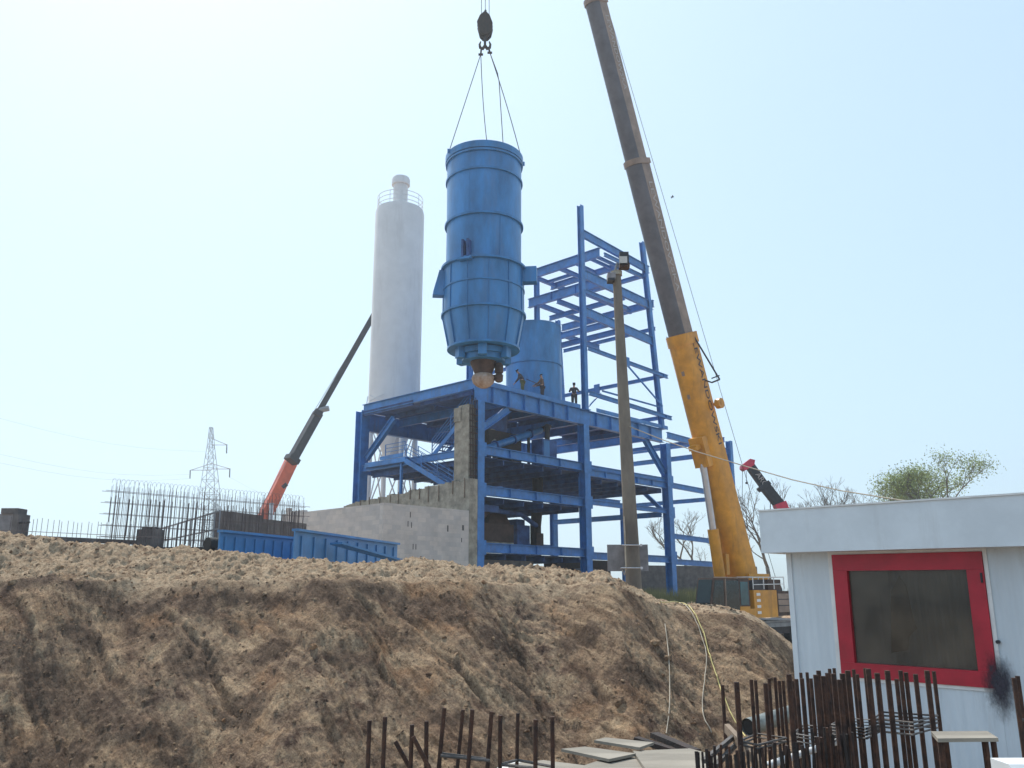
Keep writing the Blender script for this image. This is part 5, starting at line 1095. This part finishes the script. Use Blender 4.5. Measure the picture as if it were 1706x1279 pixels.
# ================================================================== people
def skin_mesh(nm, joints, edges, m, parent, sub=1, label=None):
    me = bpy.data.meshes.new(nm); me.from_pydata([tuple(j[0]) for j in joints], edges, []); me.materials.append(M[m])
    o = bpy.data.objects.new(nm, me); COL.objects.link(o); o.parent = parent
    md = o.modifiers.new('skin', 'SKIN'); md.use_smooth_shade = True
    for i, j in enumerate(joints):
        r = j[1]; v = me.skin_vertices[0].data[i]; v.radius = (r, r) if not isinstance(r, tuple) else r; v.use_root = (i == 0)
    s_ = o.modifiers.new('sub', 'SUBSURF'); s_.levels = sub; s_.render_levels = sub
    WLOC[o.name] = Vector((0, 0, 0)); return o
def person(loc, yaw, label, jm, tm, bend=0., arms=((.25, .35, -.05), (.25, .35, -.05)), cap='hair', group='workers on the deck'):
    loc = Vector(loc); t = thing('person', label, 'person', loc, group); t.rotation_euler = (0, 0, yaw)
    V = Vector
    # local frame: +x forward, +y left
    hip = V((0, 0, .93)); cb_, sb_ = cos(bend), sin(bend)
    def tr(x, y, z): return V((hip.x+x*cb_+z*sb_, y, hip.z-x*sb_+z*cb_))
    waist = tr(0, 0, .16); chest = tr(0, 0, .38); neck = tr(.01, 0, .54); head = tr(.04, 0, .66); crown = tr(.04, 0, .80)
    J = [(hip, (.165, .13)), (waist, (.155, .12)), (chest, (.185, .13)), (neck, .06), (head, (.085, .1)), (crown, .06), (tr(.14, 0, .655), .0148)]
    E = [(0, 1), (1, 2), (2, 3), (3, 4), (4, 5), (4, 6)]
    legs = []
    for s_ in (1, -1):
        k = len(J); J += [(V((0, .11*s_, .86)), .11), (V((.03, .12*s_, .48)), .078), (V((-.01, .13*s_, .1)), .055), (V((.12, .14*s_, .035)), .04)]
        E += [(0, k), (k, k+1), (k+1, k+2), (k+2, k+3)]; legs.append(k)
    arm = []
    for s_, (fx, fz, oy) in zip((1, -1), arms):
        sh = tr(0, .19*s_, .46); el = tr(.05+fx*.3, (.25+oy)*s_, .19); ha = el+V((fx*.8, -.06*s_, -.25+fz*.6)); k = len(J)
        J += [(sh, .066), (el, .054), (ha, .036)]; E += [(2, k), (k, k+1), (k+1, k+2)]; arm.append(k)
        hd_ = (ha-el).normalized(); sd = V((0, 1, 0)).cross(hd_).normalized()
        k2 = len(J); J.append((ha+hd_*.07, (.035, .0148))); E.append((k+2, k2))
        for f_ in range(4): J.append((ha+hd_*(.15+.01*(f_ in (1, 2)))+V((0, (.027-.018*f_), -.02)), .008)); E.append((k2, len(J)-1))
        J.append((ha+hd_*.06+sd*.04, .009)); E.append((k+2, len(J)-1))
    skin_mesh('body', J, E, 'skin', t, 1)
    g = lambda i, k=1.0, r=None: (J[i][0], r if r else tuple(x*k for x in (J[i][1] if isinstance(J[i][1], tuple) else (J[i][1],)*2)))
    jj = [g(0, 1.25), g(1, 1.3), g(2, 1.22), (neck-V((0, 0, .03)), (.085, .07))]; je = [(0, 1), (1, 2), (2, 3)]
    for k in arm:
        n0 = len(jj); jj += [g(k, 1.4), g(k+1, 1.55), (J[k+1][0].lerp(J[k+2][0], .88), (.055, .055))]; je += [(2, n0), (n0, n0+1), (n0+1, n0+2)]
    skin_mesh('jacket', jj, je, jm, t, 1)
    tj = [(hip-V((0, 0, .0)), (.165, .12))]; te = []
    for k in legs:
        n0 = len(tj); tj += [g(k, 1.18), g(k+1, 1.35), (J[k+2][0]+V((0, 0, .02)), (.066, .066))]; te += [(0, n0), (n0, n0+1), (n0+1, n0+2)]
    skin_mesh('trousers', tj, te, tm, t, 1)
    for s_, k in zip((1, -1), legs):
        skin_mesh('boot', [(J[k+2][0], .055), (J[k+2][0]+V((.02, 0, -.05)), .05), (J[k+3][0], (.05, .04))], [(0, 1), (1, 2)], 'hair', t, 1)
    hc = head+V((0, 0, .0)); 
    skin_mesh('cap', [(tr(.02, 0, .74), (.098, .108)), (tr(.03, 0, .80), (.07, .08)), (tr(.15, 0, .745), (.06, .012))], [(0, 1), (0, 2)], cap, t, 1)
    for s_ in (1, -1):
        e_ = MB().lathe(tr(.125, .035*s_, .675), [(.001, -.01), (.011, 0), (.001, .01)], 8); 
        me_ = bpy.data.meshes.new('eye'); me_.from_pydata(e_.v, [], e_.f); me_.materials.append(M['hair']); oo = bpy.data.objects.new('eye', me_); COL.objects.link(oo); oo.parent = t
    return t
def deckpt(px, b_):
    lo, hi = 0, 25
    for _ in range(30):
        m_ = (lo+hi)/2
        if prj(L(m_, b_, 12.56))[0] < px: lo = m_
        else: hi = m_
    return L(lo, b_, 12.52)
person(deckpt(871, .35), pi*.93, 'worker in dark jacket and green trousers bending forward by the silo', 'jacket', 'trouser', .42, ((.35, -.05, 0), (-.15, -.0, .0)))
person(deckpt(904, .35), pi*.9, 'worker in brown jacket standing and reaching towards the bending worker', 'brownjacket', 'darktrouser', .05, ((.45, .2, 0), (.45, .25, 0)))
person(deckpt(957, .38), -pi*.5, 'worker in dark clothes standing by the tall column with folded arms', 'jacket', 'darktrouser', 0, ((.25, .42, .09), (.25, .40, .09)))
pp = deckpt(884, .35); one('pry_bar', MB().tube([deckpt(877, .35)+Z*1.12, deckpt(896, .35)+Z*1.0], .025, 6), 'dark', 'dark bar held between the two workers in front of the silo', 'bar')

# ================================================================== trees
def tree(base, H, label, seed, leaf=False, spread=.55, depth=6, r0=.28, nm='bare_tree', lean_=0):
    rnd = random.Random(seed); base = Vector(base)
    t = thing(nm, label, 'tree', base, 'trees behind the site')
    tr_ = MB(); cr_ = MB(); tips = []
    def grow(p, d, ln, r, lv):
        n = 3; pts = [p]; rs = [r]; q = p.copy(); dd = d.copy()
        for i in range(n):
            dd = (dd+Vector((rnd.uniform(-1, 1), rnd.uniform(-1, 1), rnd.uniform(-.3, .7)))*.16).normalized(); q = q+dd*ln/n; pts.append(q.copy()); rs.append(r*(1-.3*(i+1)/n))
        (tr_ if lv < 2 else cr_).tube(pts, rs, 7 if lv < 2 else (5 if lv < 4 else 3), cap=False)
        if lv >= depth: tips.append((q, dd)); return
        k = 2 if lv < 1 else rnd.choice((2, 3, 3))
        for i in range(k):
            a_ = rnd.uniform(0, 2*pi); v = Vector((cos(a_), sin(a_), 0)); nd = (dd*(1-.2*spread)+v*spread*rnd.uniform(.6, 1.3)+Z*.12).normalized(); grow(q, nd, ln*rnd.uniform(.62, .85), r*.62, lv+1)
        if lv > 0 and rnd.random() < .7: a_ = rnd.uniform(0, 2*pi); grow(pts[1], (dd*.5+Vector((cos(a_), sin(a_), .2))).normalized(), ln*.55, r*.4, min(lv+2, depth))
    grow(base, Vector((lean_, 0, 1)).normalized(), H*.24, r0, 0)
    build('trunk', tr_, 'bark', t, True); cw = build('crown', cr_, 'bark', t)
    if leaf:
        lf = MB()
        for q, dd in tips:
            if rnd.random() < .12: continue
            for _ in range(40):
                c = q+Vector((rnd.gauss(0, .55), rnd.gauss(0, .55), rnd.gauss(0, .42))); u = Vector((rnd.uniform(-1, 1), rnd.uniform(-1, 1), rnd.uniform(-1, 1))).normalized(); v = u.cross(Vector((rnd.uniform(-1, 1), .3, rnd.uniform(-1, 1)))).normalized(); s_ = rnd.uniform(.04, .085)
                lf.add([c-u*s_-v*s_*.6, c+u*s_-v*s_*.6, c+u*s_+v*s_*.6, c-u*s_+v*s_*.6], [(0, 1, 2, 3)])
        build('leaves', lf, 'leaf', cw)
    return t
def tbase(px, Y): p_ = at(px, 980, Y); return Vector((p_.x, Y, -1.6))
tree(tbase(1163, 95), 13.0, 'bare tree seen between the right frame column and the crane', 11, spread=.62)
tree(tbase(1214, 110), 13, 'small bare tree directly behind the yellow lift cylinder', 16, depth=5)
tree(tbase(1284, 90), 17, 'bare tree right of the yellow crane boom', 5, spread=.55, lean_=-.1)
tree(tbase(1345, 92), 14.0, 'bare tree at the left end of the booth roof', 29, spread=.5, depth=6)
tree(tbase(1390, 92), 15.5, 'bare tree rising above the left half of the booth roof', 42, spread=.55)
tree(tbase(1456, 96), 16.0, 'bare tree above the middle of the booth roof beside the green tree', 8, spread=.6)
tree(tbase(1618, 84), 19.5, 'green leafing tree above the right half of the booth roof', 23, True, .66, 6, .35, 'leafing_tree')
# dry grass along the far side of the bank
mb = MB(); rnd = random.Random(4)
gq = [L(rnd.uniform(12, 36), rnd.uniform(-3.5, 16), 0) for _ in range(9000)]; gq = [q for q in gq if q.y > 58]
gzz = terrain(np.array([q.x for q in gq]), np.array([q.y for q in gq]))
for q, z_ in zip(gq, gzz):
    z_ = float(z_); h_ = rnd.uniform(.3, 1.2); wv = rnd.uniform(.015, .04); dx = rnd.uniform(-.25, .25)
    mb.add([(q.x-wv, q.y, z_), (q.x+wv, q.y, z_), (q.x+dx, q.y+rnd.uniform(-.1, .1), z_+h_)], [(0, 1, 2)])
o = build('grass', mb, 'grass'); o['kind'] = 'stuff'; o['label'] = 'dry green grass growing beyond the earth bank around the right columns'; o['category'] = 'grass'

# ================================================================== pylon and power lines
PYY = 230; pc = at(352, 900, PYY); pz = lambda y: at(352, y, PYY).z
py_ = thing('power_pylon', 'distant lattice power pylon left of the orange crane', 'pylon', (pc.x, PYY, -2))
def px2(x, y): return at(x, y, PYY)
def hwid(y): return (y-707)*.10+1.2 if y > 745 else 1.8+(y-707)*.08
mb = MB(); rows = [712, 728, 745, 762, 780, 800, 822, 846, 872, 900, 935, 975]
for s_ in (-1, 1):
    for q_ in (-1, 1):
        pts = []
        for y in rows: p_ = px2(352+(y-707)*(-.02), y); wd = hwid(y)/FPX*PYY; pts.append(Vector((p_.x+s_*wd, PYY+q_*wd, p_.z)))
        mb.tube(pts, .10, 4)
build('mast', mb, 'pylon', py_)
mb = MB()
for i in range(len(rows)-1):
    y0, y1 = rows[i], rows[i+1]; a_, b_ = px2(352-(y0-707)*.02, y0), px2(352-(y1-707)*.02, y1); w0_, w1_ = hwid(y0)/FPX*PYY, hwid(y1)/FPX*PYY
    for q_ in (-1, 1):
        mb.tube([(a_.x-w0_, PYY+q_*w0_, a_.z), (b_.x+w1_, PYY+q_*w1_, b_.z)], .07, 3); mb.tube([(a_.x+w0_, PYY+q_*w0_, a_.z), (b_.x-w1_, PYY+q_*w1_, b_.z)], .07, 3); mb.tube([(a_.x+w0_, PYY+q_*w0_, a_.z), (a_.x-w0_, PYY+q_*w0_, a_.z)], .07, 3)
build('lattice', mb, 'pylon', py_)
for (x0, x1, y, yt) in ((350, 379, 741, 730), (318, 350, 783, 772), (350, 384, 781, 772)):
    s_ = 1 if x1 > 352 else -1; tip = x1 if s_ > 0 else x0; rt_ = 352
    arm_ = build('cross_arm', MB().tube([px2(rt_, y), px2(tip, y)], .1, 4).tube([px2(rt_, yt), px2(tip, y)], .09, 4), 'pylon', py_); build('insulator', MB().tube([px2(tip-1, y), px2(tip-1.5, y+14)], .16, 5), 'dark', arm_)
for k, (x_, y_, ex, ey, lb) in enumerate(((317, 797, -60, 758, 'lowest left power line running from the pylon to the left edge'), (350, 752, -60, 680, 'topmost power line running from the pylon to the left edge'), (317, 790, -60, 742, 'middle power line running from the pylon to the left edge'), (383, 795, 560, 860, 'power line running from the pylon down to the right behind the crane'))):
    Ye = 150 if ex < 0 else 330; pts = []
    for i in range(9):
        f_ = i/8; q = px2(x_, y_).lerp(at(ex, ey, Ye), f_); pts.append(q-Z*2.2*sin(pi*f_))
    one('power_line', MB().tube(pts, .018, 4), 'pylon', lb, 'power line', 'power lines at the pylon')
# bird
c = at(1120, 328, 70); t = thing('bird', 'tiny dark bird in the sky right of the crane boom', 'bird', c)
skin_mesh('body', [(Vector((-.16, 0, 0)), .02), (Vector((-.05, 0, 0)), .055), (Vector((.08, 0, .01)), .05), (Vector((.16, 0, .02)), .028), (Vector((0, .18, .05)), (.05, .01)), (Vector((-.05, .36, .02)), (.02, .006)), (Vector((0, -.18, .05)), (.05, .01)), (Vector((-.05, -.36, .02)), (.02, .006))], [(0, 1), (1, 2), (2, 3), (2, 4), (4, 5), (2, 6), (6, 7)], 'hair', t, 1)

# ================================================================== added volume that stands in for lens glare
hm = bpy.data.materials.new('glare_volume'); hm.use_nodes = True; n = hm.node_tree.nodes; n.remove(n['Principled BSDF'])
pv = n.new('ShaderNodeVolumePrincipled'); pv.inputs['Color'].default_value = (.86, .94, 1, 1); pv.inputs['Density'].default_value = .0008; pv.inputs['Anisotropy'].default_value = .45
hm.node_tree.links.new(pv.outputs[0], n['Material Output'].inputs['Volume'])
o = build('glare_veil', MB().box((-420, -80, -9), (420, 520, 76)), hm); o['kind'] = 'stuff'; o['label'] = 'added bright veil over the whole site standing in for lens glare'; o['category'] = 'glare_veil'
